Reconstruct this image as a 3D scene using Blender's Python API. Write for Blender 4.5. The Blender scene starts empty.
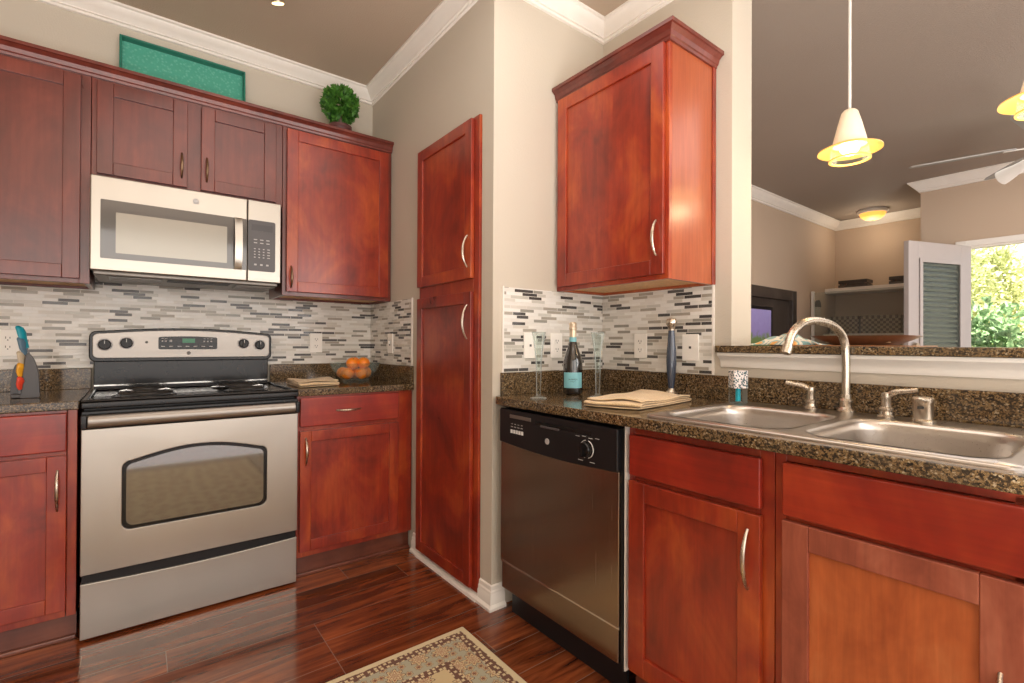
import bpy, bmesh, math, random
from math import sin, cos, pi, radians
from mathutils import Vector, Matrix
random.seed(7)
S = bpy.context.scene
COL = S.collection

# ------------------------------------------------------------------ camera, world, lights, exposure
def make_camera():
    yaw, pitch, roll = radians(-37.6255), radians(0.2721), radians(0.2843)
    fw = Vector((-sin(yaw)*cos(pitch), cos(yaw)*cos(pitch), sin(pitch)))
    rt = Vector((cos(yaw), sin(yaw), 0)); up = rt.cross(fw)
    r2 = rt*cos(roll)+up*sin(roll); u2 = -rt*sin(roll)+up*cos(roll)
    cd = bpy.data.cameras.new('camera'); cd.sensor_width = 36; cd.lens = 487.62*36/1024
    cd.clip_start = 0.02; cd.clip_end = 200
    co = bpy.data.objects.new('camera', cd); COL.objects.link(co)
    m = Matrix.Identity(4)
    for i in range(3):
        m[i][0] = r2[i]; m[i][1] = u2[i]; m[i][2] = -fw[i]
    m[0][3], m[1][3], m[2][3] = -1.2157, -3.0841, 1.1371
    co.matrix_world = m
    S.camera = co
make_camera()

w = bpy.data.worlds.new('sky'); S.world = w; w.use_nodes = True
wn = w.node_tree; bg = wn.nodes['Background']
sk = wn.nodes.new('ShaderNodeTexSky'); sk.sky_type = 'HOSEK_WILKIE'; sk.turbidity = 9
sk.sun_direction = (-0.5, -0.35, 0.79)
wn.links.new(sk.outputs[0], bg.inputs[0]); bg.inputs[1].default_value = 7.0

def light(name, kind, loc, energy, color, target=None, size=None, size_y=None, **kw):
    l = bpy.data.lights.new(name, kind); l.energy = energy; l.color = color
    if kind == 'AREA':
        l.size = size
        if size_y: l.shape = 'RECTANGLE'; l.size_y = size_y
    elif kind in ('POINT', 'SPOT'): l.shadow_soft_size = size or 0.05
    for k, v in kw.items(): setattr(l, k, v)
    o = bpy.data.objects.new(name, l); COL.objects.link(o); o.location = loc
    if target is not None:
        o.rotation_euler = (Vector(target)-Vector(loc)).to_track_quat('-Z', 'Y').to_euler()
    return o
light('sun', 'SUN', (0, 0, 10), 15.0, (1, .95, .82), target=(5.0, 3.5, 2.1), angle=.01)
light('rear_fill', 'AREA', (-.8, -5.8, 1.35), 66, (1, .985, .97), target=(-.4, 0, 1.0), size=3.8, size_y=2.4)  # added soft fill behind the camera; that wall has no window
light('side_fill', 'AREA', (-3.2, -4.0, 1.4), 17, (1, .985, .97), target=(0.2, -1.0, 1.5), size=2.4, size_y=2.0)  # unseen fill panel added to lift the pantry wall
light('overhead_fill', 'AREA', (-1.0, -2.3, 2.74), 19, (1, .95, .90), target=(-1.2, -2.2, 0), size=2.2, size_y=2.0)  # invented broad panel under the kitchen ceiling, not a fixture
light('ceiling_up_fill', 'AREA', (-1.2, -3.9, .75), 135, (1, .97, .945), target=(-1.2, -4.1, 2.77), size=2.6, size_y=1.8)  # upward fill added to brighten the kitchen ceiling and bounce off it
light('living_overhead_fill', 'AREA', (3.0, -3.2, 2.72), 28, (1, .95, .91), target=(3.0, -3.2, 0), size=2.5, size_y=2.5)  # added overhead panel for general living room light, no fixture there
light('living_up_fill', 'AREA', (3.4, -4.6, 1.0), 26, (1, .95, .91), target=(4.2, -2.0, 2.77), size=2.6, size_y=2.0)  # extra upward lamp put in to lighten the living room ceiling
light('living_nook_fill', 'AREA', (1.9, -5.7, 1.4), 95, (1, .97, .95), target=(5.6, -.9, 1.2), size=3.0, size_y=2.0)  # unseen fill aimed into the nook to brighten it

S.view_settings.view_transform = 'Standard'; S.view_settings.look = 'None'
S.view_settings.gamma = 1; S.view_settings.use_curve_mapping = False
S.view_settings.exposure = 0.18

# ------------------------------------------------------------------ materials
MATS = {}
class NT:
    def __init__(s, name):
        m = bpy.data.materials.new(name); m.use_nodes = True
        s.m = m; s.t = m.node_tree; s.b = s.t.nodes['Principled BSDF']; MATS[name] = m
    def n(s, typ, ins=None, **props):
        nd = s.t.nodes.new('ShaderNode'+typ)
        for k, v in props.items(): setattr(nd, k, v)
        if ins:
            for k, v in ins.items(): s.set(nd, k, v)
        return nd
    def set(s, nd, k, v):
        if isinstance(v, bpy.types.NodeSocket): s.t.links.new(v, nd.inputs[k])
        elif isinstance(v, bpy.types.Node): s.t.links.new(v.outputs[0], nd.inputs[k])
        else: nd.inputs[k].default_value = v
    def math(s, op, a, b=0.0, c=None):
        ins = {0: a, 1: b}
        if c is not None: ins[2] = c
        return s.n('Math', ins, operation=op).outputs[0]
    def ramp(s, fac, stops, interp='LINEAR'):
        r = s.n('ValToRGB', {0: fac}); cr = r.color_ramp; cr.interpolation = interp
        while len(cr.elements) > 1: cr.elements.remove(cr.elements[-1])
        cr.elements[0].position = stops[0][0]; cr.elements[0].color = tuple(stops[0][1])+(1,)
        for p, c in stops[1:]:
            e = cr.elements.new(p); e.color = tuple(c)+(1,)
        return r.outputs[0]
    def mix(s, fac, a, b, blend='MIX'):
        m = s.n('MixRGB', {0: fac}, blend_type=blend)
        for i, v in ((1, a), (2, b)):
            if isinstance(v, tuple): m.inputs[i].default_value = v+(1,) if len(v) == 3 else v
            else: s.set(m, i, v)
        return m.outputs[0]
    def obj(s): return s.n('TexCoord').outputs['Object']
    def mapped(s, scale=(1, 1, 1), rand=False, rot=(0, 0, 0)):
        mp = s.n('Mapping', {'Vector': s.obj(), 'Scale': scale, 'Rotation': rot})
        if rand:
            r = s.n('ObjectInfo').outputs['Random']
            k = s.math('MULTIPLY', r, 37.0)
            cx = s.n('CombineXYZ', {0: k, 1: s.math('MULTIPLY', r, 91.0), 2: k})
            s.set(mp, 'Location', cx.outputs[0])
        return mp.outputs[0]
    def bump(s, h, strength=.2, dist=.002):
        b = s.n('Bump', {'Height': h, 'Strength': strength, 'Distance': dist}); s.set(s.b, 'Normal', b); return b
    def p(s, **kw):
        names = dict(color='Base Color', rough='Roughness', metal='Metallic', coat='Coat Weight', coatr='Coat Roughness',
                     trans='Transmission Weight', ior='IOR', emit='Emission Color', es='Emission Strength', spec='Specular IOR Level', alpha='Alpha', sheen='Sheen Weight', sub='Subsurface Weight', aniso='Anisotropic')
        for k, v in kw.items():
            if k in ('color', 'emit') and isinstance(v, tuple) and len(v) == 3: v = v+(1,)
            s.set(s.b, names[k], v)
        return s.m

def srgb(r, g, b):
    f = lambda c: (c/255/12.92) if c/255 <= .04045 else ((c/255+.055)/1.055)**2.4
    return (f(r), f(g), f(b))

def plain(name, color, rough=.5, noise=.06, **kw):
    t = NT(name)
    nz = t.n('TexNoise', {'Vector': t.mapped((6, 6, 6), rand=True), 'Scale': 2.0, 'Detail': 3.0})
    c2 = tuple(max(0, c*(1-noise)) for c in color); c3 = tuple(min(1, c*(1+noise)) for c in color)
    t.p(color=t.ramp(nz.outputs[0], [(.3, c2), (.7, c3)]), rough=rough, **kw)
    return t.m

def wall_paint(name, color, bump=.25):
    t = NT(name)
    nz = t.n('TexNoise', {'Vector': t.mapped(), 'Scale': 1.2, 'Detail': 2.0})
    t.p(color=t.ramp(nz.outputs[0], [(.3, tuple(c*.96 for c in color)), (.7, color)]), rough=.75, spec=.25)
    n2 = t.n('TexNoise', {'Vector': t.obj(), 'Scale': 150.0, 'Detail': 3.0})
    t.bump(n2.outputs[0], bump, .003)
    return t.m
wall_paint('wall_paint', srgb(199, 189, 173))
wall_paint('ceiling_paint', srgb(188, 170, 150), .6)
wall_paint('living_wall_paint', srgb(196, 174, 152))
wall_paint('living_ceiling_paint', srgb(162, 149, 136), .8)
plain('white_trim', srgb(236, 230, 221), .4, .02)
plain('door_white', srgb(180, 172, 169), .4, .02)

def wood(name, dark, mid, light, rough=.3, coat=.5, grainscale=1.0, horiz=False, blotch=5.0):
    t = NT(name)
    sc = (26, 26, 1.6) if not horiz else (1.6, 26, 26)
    v = t.mapped(tuple(s*grainscale for s in sc), rand=True)
    g = t.n('TexNoise', {'Vector': v, 'Scale': 2.2, 'Detail': 6.0, 'Roughness': .6, 'Distortion': .4})
    bl = t.n('TexNoise', {'Vector': t.mapped((1, 1, .6), rand=True), 'Scale': blotch, 'Detail': 4.0, 'Roughness': .62, 'Distortion': .5})
    base = t.ramp(bl.outputs[0], [(.25, dark), (.5, mid), (.76, light)])
    gr = t.ramp(g.outputs[0], [(.3, (.72, .68, .66)), (.7, (1.12, 1.1, 1.08))])
    t.p(color=t.mix(.75, base, gr, 'MULTIPLY'), rough=t.math('MULTIPLY_ADD', bl.outputs[0], .12, rough-.06), coat=coat, coatr=.22)
    t.bump(g.outputs[0], .06, .001)
    return t.m
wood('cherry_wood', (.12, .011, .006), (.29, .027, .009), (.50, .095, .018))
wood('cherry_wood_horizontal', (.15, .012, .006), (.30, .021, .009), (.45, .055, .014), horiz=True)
wood('cherry_hazed', (.085, .017, .012), (.15, .027, .018), (.22, .042, .025))  # same cherry, with reflected haze put into a darker, duller colour
wood('cherry_side_panel', (.30, .055, .02), (.38, .085, .028), (.46, .12, .04), grainscale=1.5, blotch=2)
wood('worn_frame_wood', (.20, .042, .022), (.34, .085, .045), (.47, .15, .085), rough=.55, coat=.1, blotch=9)
wood('orange_panel_wood', (.34, .068, .017), (.49, .12, .032), (.58, .19, .065), rough=.42, coat=.2, blotch=6)
wood('raw_underside', (.68, .36, .15), (.74, .44, .20), (.80, .52, .27), rough=.6, coat=0)
wood('toe_kick_wood', (.09, .022, .012), (.15, .042, .022), (.20, .065, .035), horiz=True)
wood('espresso_wood', (.035, .026, .021), (.055, .042, .035), (.085, .068, .057), rough=.45, coat=.1)
wood('brown_tray_wood', (.11, .045, .02), (.16, .065, .03), (.20, .09, .045), horiz=True)

def granite():
    t = NT('granite')
    o = t.obj()
    v1 = t.n('TexVoronoi', {'Vector': o, 'Scale': 240.0, 'Randomness': 1.0})
    n1 = t.n('TexNoise', {'Vector': o, 'Scale': 120.0, 'Detail': 5.0, 'Roughness': .7})
    n2 = t.n('TexNoise', {'Vector': o, 'Scale': 11.0, 'Detail': 4.0, 'Roughness': .6})
    f = t.math('ADD', t.math('MULTIPLY', n1.outputs[0], .62), t.math('MULTIPLY', v1.outputs['Color'], .38))
    c = t.ramp(f, [(.32, (.012, .009, .007)), (.43, (.032, .021, .012)), (.50, (.105, .060, .024)), (.555, (.26, .165, .068)), (.60, (.09, .046, .018)), (.67, (.38, .30, .19))])
    c2 = t.mix(t.ramp(n2.outputs[0], [(.40, (0, 0, 0)), (.68, (.30, .30, .30))]), c, (.10, .085, .06))
    t.p(color=c2, rough=.12, spec=.42, coat=.12, coatr=.04)
granite()

def mosaic(name, axis):
    t = NT(name)
    sp = t.n('SeparateXYZ', {0: t.obj()})
    x, z = sp.outputs[axis], sp.outputs[2]
    rh = .0147
    zr = t.math('DIVIDE', z, rh); row = t.math('FLOOR', zr); fr = t.math('FRACT', zr)
    wv = t.math('ADD', t.math('DIVIDE', x, .082), t.math('MULTIPLY', row, 17.371))
    v = t.n('TexVoronoi', {'W': wv, 'Scale': 1.0, 'Randomness': .8}, voronoi_dimensions='1D')
    e = t.n('TexVoronoi', {'W': wv, 'Scale': 1.0, 'Randomness': .8}, voronoi_dimensions='1D', feature='DISTANCE_TO_EDGE')
    r = t.n('SeparateColor', {0: v.outputs['Color']}).outputs[0]
    r2 = t.n('SeparateColor', {0: v.outputs['Color']}).outputs[1]
    col = t.ramp(r, [(0, srgb(226, 222, 214)), (.22, srgb(214, 208, 197)), (.36, srgb(234, 231, 224)), (.56, srgb(200, 196, 186)), (.68, srgb(168, 161, 148)), (.80, srgb(150, 146, 136)), (.87, srgb(74, 71, 69)), (.95, srgb(92, 89, 86))], 'CONSTANT')
    nz = t.n('TexNoise', {'Vector': t.mapped((1, 1, 2)), 'Scale': 28.0, 'Detail': 4.0})
    col = t.mix(.30, col, t.ramp(nz.outputs[0], [(.3, (.78, .78, .78)), (.7, (1, 1, 1))]), 'MULTIPLY')
    g1 = t.math('LESS_THAN', e.outputs['Distance'], .016)
    g2 = t.math('LESS_THAN', t.math('PINGPONG', t.math('ADD', fr, .5), .5), .0)
    zz = t.math('ABSOLUTE', t.math('SUBTRACT', fr, .5))
    g2 = t.math('GREATER_THAN', zz, .44)
    g = t.math('MAXIMUM', g1, g2)
    t.p(color=t.mix(g, col, srgb(222, 217, 208)), rough=t.math('ADD', t.math('MULTIPLY', g, .5), t.math('MULTIPLY_ADD', r2, .25, .08)), spec=.5)
    t.bump(t.math('SUBTRACT', 1.0, g), .5, .0012)
    return t.m
mosaic('mosaic_along_x', 0); mosaic('mosaic_along_y', 1)

def floor_mat():
    t = NT('floor_wood')
    sp = t.n('SeparateXYZ', {0: t.obj()})
    x, y = sp.outputs[0], sp.outputs[1]
    pw = .1475
    yr = t.math('DIVIDE', t.math('ADD', y, 0.0+.59+pw*40), pw); row = t.math('FLOOR', yr); fr = t.math('FRACT', yr)
    rnd = t.n('TexWhiteNoise', {'W': row}, noise_dimensions='1D').outputs[0]
    xr = t.math('ADD', t.math('DIVIDE', t.math('ADD', x, .155), 1.21), t.math('MULTIPLY', t.math('FLOOR', t.math('MULTIPLY', rnd, 4.99)), .2))
    cell = t.math('FLOOR', xr); fx = t.math('FRACT', xr)
    key = t.math('ADD', t.math('MULTIPLY', row, 7.13), t.math('MULTIPLY', cell, 3.71))
    kr = t.n('TexWhiteNoise', {'W': key}, noise_dimensions='1D').outputs[0]
    off = t.n('CombineXYZ', {0: t.math('MULTIPLY', kr, 50.0), 1: 0.0, 2: t.math('MULTIPLY', kr, 20.0)})
    vv = t.n('VectorMath', {0: t.mapped((1.6, 15, 1)), 1: off.outputs[0]}, operation='ADD')
    g = t.n('TexNoise', {'Vector': vv.outputs[0], 'Scale': 1.6, 'Detail': 7.0, 'Roughness': .62, 'Distortion': .7})
    vb = t.n('VectorMath', {0: t.mapped((1.2, 3, 1)), 1: off.outputs[0]}, operation='ADD')
    b = t.n('TexNoise', {'Vector': vb.outputs[0], 'Scale': 1.8, 'Detail': 3.0})
    c = t.ramp(g.outputs[0], [(.28, (.045, .014, .007)), (.45, (.15, .040, .015)), (.60, (.27, .078, .026)), (.78, (.42, .15, .055))])
    c = t.mix(.85, c, t.ramp(b.outputs[0], [(.3, (.55, .5, .5)), (.7, (1.5, 1.4, 1.3))]), 'MULTIPLY')
    c = t.mix(1.0, c, t.ramp(kr, [(0, (.62, .6, .6)), (1, (1.3, 1.25, 1.2))]), 'MULTIPLY')
    s1 = t.math('LESS_THAN', fr, .017); s2 = t.math('LESS_THAN', fx, .0021)
    s = t.math('MAXIMUM', s1, s2)
    t.p(color=t.mix(t.math('MULTIPLY', s, .8), c, (.26, .19, .14)), rough=t.math('MULTIPLY_ADD', g.outputs[0], .10, .13), coat=.5, coatr=.1)
    t.bump(t.math('SUBTRACT', g.outputs[0], s), .08, .002)
floor_mat()

def steel(name, color, rough=.26, vert=True, metal=1.0):
    t = NT(name)
    sc = (260, 260, 3) if vert else (3, 260, 260)
    n = t.n('TexNoise', {'Vector': t.mapped(sc, rand=True), 'Scale': 1.0, 'Detail': 3.0})
    b = t.n('TexNoise', {'Vector': t.mapped((2.2, 2.2, .6), rand=True), 'Scale': 1.5, 'Detail': 2.0})
    t.p(color=t.ramp(b.outputs[0], [(.3, tuple(c*.9 for c in color)), (.7, color)]), metal=metal,
        rough=t.math('MULTIPLY_ADD', n.outputs[0], .14, rough-.07), aniso=.4)
    t.bump(n.outputs[0], .03, .0005)
    return t.m
steel('stainless', (.31, .28, .25), .36, vert=False)
steel('stainless_light', (.53, .495, .44), .38, vert=False)
steel('stainless_brown', (.36, .285, .22), .24)
steel('nickel', (.62, .54, .44), .28)
steel('sink_steel', (.60, .55, .50), .30, vert=False)
steel('nickel_reflected', (.36, .25, .16), .3)  # satin nickel with a dark reflection put into its colour
steel('chrome', (.8, .78, .75), .1)
plain('black_enamel', (.010, .009, .009), .2, coat=.1, spec=.3)
plain('black_plastic', (.011, .010, .011), .35, spec=.35)
plain('coil_black', (.02, .018, .017), .45)
plain('dark_grey_panel', (.085, .078, .08), .3)
plain('keypad_display', (.065, .06, .062), .3)
plain('grey_print', (.45, .43, .42), .5)
plain('white_print', (.75, .74, .72), .5)
plain('outlet_plastic', srgb(246, 242, 234), .35, .01)
plain('socket_dark', (.05, .045, .04), .5)
plain('grille_grey', (.22, .20, .18), .4, metal=.6)
plain('fan_blade_shaded', srgb(150, 148, 142), .5)  # grey puts the shade of the unlit undersides into the blade colour
plain('white_enamel', srgb(225, 220, 212), .35, .02)
t = NT('window_black_glass'); t.p(color=(.02, .018, .016), rough=.04, spec=.9, coat=1.0, coatr=.02)
t = NT('microwave_glass'); t.p(color=(.13, .125, .12), rough=.06, spec=.8, metal=.15)
t = NT('microwave_screen'); t.p(color=(.36, .34, .29), rough=.15, spec=.8, metal=.3)
t = NT('oven_glass'); t.p(color=(.045, .04, .03), rough=.05, spec=1.0, ior=1.9, coat=1.0, coatr=.03)
t = NT('display_green'); t.p(color=(.0, .04, .01), emit=(.0, .16, .05), es=.5, rough=.2)
t = NT('clear_glass'); t.p(color=(.97, .98, .98), rough=.01, trans=1.0, ior=1.45)
def thin_glass(name, tint, opacity, edge=.55):
    t = NT(name); t.p(color=tint, rough=.03, spec=.8)
    tr = t.n('BsdfTransparent'); tr.inputs[0].default_value = (.93, .96, .95, 1)
    lw = t.n('LayerWeight', {0: .35})
    f = t.math('MULTIPLY_ADD', lw.outputs['Fresnel'], edge, opacity)
    mx = t.n('MixShader', {0: f, 1: tr, 2: t.b})
    t.t.links.new(mx.outputs[0], t.t.nodes['Material Output'].inputs[0])
thin_glass('bowl_glass', (.70, .82, .82, 1), .0, .20)
thin_glass('flute_glass', (.9, .92, .92, 1), .0, .32)
thin_glass('pane_glass', (.3, .33, .3, 1), .02, .2)
thin_glass('slat_gap_glass', (.06, .06, .045, 1), .85)  # darkness between the blind slats put into the rear pane's colour
thin_glass('screen_glass', (.66, .64, .60, 1), .08, .3)
t = NT('bottle_glass'); t.p(color=(.008, .006, .005), rough=.05, spec=.8, coat=.6, coatr=.02)
plain('gold_foil', (.62, .50, .36), .35, .15, metal=.6)
plain('label_blue', srgb(128, 188, 196), .5)
plain('teal_paint', srgb(70, 160, 138), .35, .05)
plain('teal_dark', srgb(38, 120, 100), .35, .05)
def tray_mat():
    t = NT('teal_hammered')
    v = t.n('TexVoronoi', {'Vector': t.mapped(), 'Scale': 70.0})
    t.p(color=t.ramp(v.outputs['Distance'], [(.0, srgb(120, 190, 168)), (.5, srgb(80, 165, 142))]), rough=.3)
    t.bump(v.outputs['Distance'], .5, .003)
tray_mat()
def leafmat(name, a, b, rough=.5):
    t = NT(name)
    n = t.n('TexNoise', {'Vector': t.mapped(), 'Scale': 30.0, 'Detail': 2.0})
    t.p(color=t.ramp(n.outputs[0], [(.35, a), (.65, b)]), rough=rough)
    tl = t.n('BsdfTranslucent', {0: t.ramp(n.outputs[0], [(.35, a), (.65, b)])})
    mx = t.n('MixShader', {0: .3, 1: t.b, 2: tl})
    t.t.links.new(mx.outputs[0], t.t.nodes['Material Output'].inputs[0])
leafmat('box_leaf', (.030, .12, .012), (.13, .34, .05))
leafmat('hedge_leaf', (.30, .36, .12), (.66, .66, .36))
leafmat('sea_leaf', (.12, .24, .10), (.40, .55, .30))
def orange_mat():
    t = NT('orange_peel')
    n = t.n('TexNoise', {'Vector': t.obj(), 'Scale': 220.0})
    t.p(color=(.95, .26, .012, 1), rough=.38, sub=.1); t.bump(n.outputs[0], .35, .001)
orange_mat()
def cloth(name, a, b, scale=900):
    t = NT(name)
    w1 = t.n('TexWave', {'Vector': t.obj(), 'Scale': scale/10, 'Distortion': .6}, bands_direction='X')
    w2 = t.n('TexWave', {'Vector': t.obj(), 'Scale': scale/10, 'Distortion': .6}, bands_direction='Y')
    h = t.math('ADD', w1.outputs[1], w2.outputs[1])
    t.p(color=t.ramp(t.math('MULTIPLY', h, .5), [(.2, a), (.8, b)]), rough=.9, sheen=.3); t.bump(h, .4, .001)
cloth('towel_cloth', srgb(208, 178, 134), srgb(236, 208, 164))
cloth('mat_cloth', srgb(165, 110, 70), srgb(196, 146, 100), 500)
def napkin():
    t = NT('printed_cloth')
    v = t.n('TexVoronoi', {'Vector': t.mapped(), 'Scale': 16.0})
    n = t.n('TexNoise', {'Vector': t.mapped(), 'Scale': 9.0, 'Detail': 1.0})
    f = t.math('ADD', v.outputs['Distance'], t.math('MULTIPLY', n.outputs[0], .4))
    t.p(color=t.ramp(f, [(.0, srgb(232, 170, 96)), (.42, srgb(225, 190, 140)), (.5, srgb(150, 185, 185)), (.62, srgb(228, 226, 214)), (.8, srgb(130, 172, 178))], 'CONSTANT'), rough=.9)
napkin()
def basket_mat():
    t = NT('woven_basket')
    w1 = t.n('TexChecker', {'Vector': t.mapped((1, 1, 1)), 'Scale': 34.0})
    t.p(color=t.mix(w1.outputs[1], srgb(112, 102, 88), srgb(172, 160, 138)), rough=.8); t.bump(w1.outputs[1], .6, .006)
basket_mat()
def box_pattern():
    t = NT('soap_sleeve')
    sp = t.n('SeparateXYZ', {0: t.obj()})
    v = t.n('TexVoronoi', {'Vector': t.mapped((1, 1, 1)), 'Scale': 150.0})
    t.p(color=t.ramp(v.outputs['Distance'], [(.0, srgb(70, 90, 96)), (.42, srgb(110, 140, 145)), (.5, srgb(238, 228, 224))], 'CONSTANT'), rough=.5)
box_pattern()
t = NT('soap_teal'); t.p(color=srgb(0, 180, 205), rough=.25, emit=srgb(0, 180, 205), es=0.0)
plain('mill_blue', srgb(64, 72, 88), .22, .1, coat=.5)
plain('knife_grey', srgb(62, 57, 56), .35, coat=.1)
plain('knife_teal', srgb(0, 140, 160), .35); plain('knife_blue', srgb(80, 110, 130), .35); plain('knife_cream', srgb(190, 175, 150), .35)
plain('knife_yellow', srgb(230, 165, 40), .35); plain('knife_red', srgb(220, 70, 45), .35)
plain('pot_brown', srgb(90, 52, 50), .5)
t = NT('amber_glow'); t.p(color=(.85, .50, .13), rough=.4, emit=(1, .52, .16, 1), es=.30)
t = NT('frosted_shade'); t.p(color=(.90, .76, .58), rough=.5, emit=(1, .66, .34, 1), es=.10)
t = NT('bulb_glow'); t.p(color=(1, .95, .85), emit=(1, .80, .45, 1), es=5)
t = NT('dome_glow'); t.p(color=(1, .60, .2), emit=(1, .50, .07, 1), es=.9)
t = NT('spot_glow'); t.p(color=(1, .9, .6), emit=(1, .82, .42, 1), es=2.5)
def telly():
    t = NT('television_picture')
    sp = t.n('SeparateXYZ', {0: t.obj()})
    n = t.n('TexNoise', {'Vector': t.mapped(), 'Scale': 18.0, 'Detail': 4.0})
    h = t.math('ADD', sp.outputs[2], t.math('MULTIPLY', n.outputs[0], .18))
    c = t.ramp(t.math('DIVIDE', t.math('SUBTRACT', h, .9), .8), [(.1, (.03, .05, .02)), (.5, (.10, .13, .05)), (.58, (.17, .13, .26)), (.95, (.22, .18, .34))])
    t.p(color=c, emit=c, es=.6, rough=.2)
telly()
plain('concrete', srgb(190, 180, 165), .8)
plain('stucco_white', srgb(240, 228, 215), .8)
plain('bark', srgb(110, 92, 74), .8)
plain('blind_slat', srgb(128, 124, 108), .5)

def rug():
    t = NT('persian_rug')
    X0, X1, Y0, Y1 = -1.63, -.176, -3.72, -1.422
    sp = t.n('SeparateXYZ', {0: t.obj()})
    x, y = sp.outputs[0], sp.outputs[1]
    d = t.math('MINIMUM', t.math('MINIMUM', t.math('SUBTRACT', X1, x), t.math('SUBTRACT', x, X0)),
               t.math('MINIMUM', t.math('SUBTRACT', Y1, y), t.math('SUBTRACT', y, Y0)))
    nz = t.n('TexNoise', {'Vector': t.mapped(), 'Scale': 95.0, 'Detail': 3.0, 'Roughness': .7})
    dn = t.math('ADD', d, t.math('MULTIPLY', t.math('SUBTRACT', nz.outputs[0], .5), .014))
    tan, cream, brown, sage, rust = srgb(205, 184, 140), srgb(216, 200, 160), srgb(104, 66, 48), srgb(172, 168, 144), srgb(158, 104, 72)
    # large rosettes in the main border
    def rosette(scale, petals, off):
        mp = t.n('Mapping', {'Vector': t.obj(), 'Scale': (scale,)*3, 'Location': off})
        v = t.n('TexVoronoi', {'Vector': mp.outputs[0], 'Scale': 1.0, 'Randomness': .55}, voronoi_dimensions='2D')
        df = t.n('VectorMath', {0: mp.outputs[0], 1: v.outputs['Position']}, operation='SUBTRACT')
        s2 = t.n('SeparateXYZ', {0: df.outputs[0]})
        an = t.math('ARCTAN2', s2.outputs[1], s2.outputs[0])
        pt = t.math('MULTIPLY', t.math('COSINE', t.math('MULTIPLY', an, float(petals))), .07)
        r = t.math('ADD', v.outputs['Distance'], pt)
        return t.math('ADD', r, t.math('MULTIPLY', t.math('SUBTRACT', nz.outputs[0], .5), .12))
    r1 = rosette(11.0, 8, (0, 0, 0)); r2 = rosette(27.0, 6, (3, 5, 0)); r3 = rosette(50.0, 4, (1, 2, 0))
    f1 = t.ramp(r1, [(0, rust), (.07, cream), (.15, rust), (.22, tan), (.31, brown), (.345, sage)], 'CONSTANT')
    m1 = t.math('LESS_THAN', r1, .36)
    f2 = t.ramp(r2, [(0, brown), (.09, rust), (.20, tan), (.30, brown), (.34, sage)], 'CONSTANT')
    field = t.mix(m1, f2, f1)
    small = t.ramp(r3, [(0, cream), (.2, tan), (.30, brown)], 'CONSTANT')
    small2 = t.ramp(r2, [(0, rust), (.12, brown), (.2, cream)], 'CONSTANT')
    bands = t.ramp(t.math('MULTIPLY', dn, 2.0), [(0, (0,)*3), (.046, (.2,)*3), (.110, (.4,)*3), (.30, (.6,)*3), (.36, (.8,)*3)], 'CONSTANT')
    c = t.mix(t.math('GREATER_THAN', bands, .1), cream, small)
    c = t.mix(t.math('GREATER_THAN', bands, .3), c, field)
    c = t.mix(t.math('GREATER_THAN', bands, .5), c, small)
    inner = t.mix(m1, tan, f1)
    c = t.mix(t.math('GREATER_THAN', bands, .7), c, inner)
    t.p(color=c, rough=.95, sheen=.2); t.bump(nz.outputs[0], .4, .003)
rug()

# ------------------------------------------------------------------ mesh helpers
def mesh_obj(name, bm, mat, parent=None, bevel=0, smooth=False, seg=2, angle=35):
    me = bpy.data.meshes.new(name)
    bmesh.ops.recalc_face_normals(bm, faces=bm.faces)
    if smooth:
        for f in bm.faces: f.smooth = True
    bm.to_mesh(me); bm.free()
    me.materials.append(MATS[mat])
    o = bpy.data.objects.new(name, me); COL.objects.link(o)
    if parent: o.parent = parent
    if bevel:
        m = o.modifiers.new('bevel', 'BEVEL'); m.width = bevel; m.segments = seg; m.limit_method = 'ANGLE'; m.angle_limit = radians(40)
        me.shade_smooth() if hasattr(me, 'shade_smooth') else None
        for p in me.polygons: p.use_smooth = True
        w_ = o.modifiers.new('wn', 'WEIGHTED_NORMAL'); w_.keep_sharp = True
    if smooth and angle:
        try: me.set_sharp_from_angle(angle=radians(angle))
        except Exception: pass
    return o
def box(bm, x0, x1, y0, y1, z0, z1):
    vs = [bm.verts.new((x, y, z)) for x in (x0, x1) for y in (y0, y1) for z in (z0, z1)]
    for f in ((0, 1, 3, 2), (4, 6, 7, 5), (0, 4, 5, 1), (2, 3, 7, 6), (0, 2, 6, 4), (1, 5, 7, 3)):
        bm.faces.new([vs[i] for i in f])
def boxes(*bs):
    bm = bmesh.new()
    for b in bs: box(bm, *b)
    return bm
def lathe(bm, prof, seg=32, c=(0, 0, 0), axis='Z', cap=True):
    rings = []
    for r, h in prof:
        ring = []
        for i in range(seg):
            a = 2*pi*i/seg
            if axis == 'Z': p = (c[0]+r*cos(a), c[1]+r*sin(a), c[2]+h)
            elif axis == 'Y': p = (c[0]+r*cos(a), c[1]+h, c[2]+r*sin(a))
            else: p = (c[0]+h, c[1]+r*cos(a), c[2]+r*sin(a))
            ring.append(bm.verts.new(p))
        rings.append(ring)
    for a, b in zip(rings, rings[1:]):
        for i in range(seg):
            j = (i+1) % seg
            bm.faces.new((a[i], a[j], b[j], b[i]))
    if cap:
        bm.faces.new(rings[0]); bm.faces.new(rings[-1])
    return bm
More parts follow.
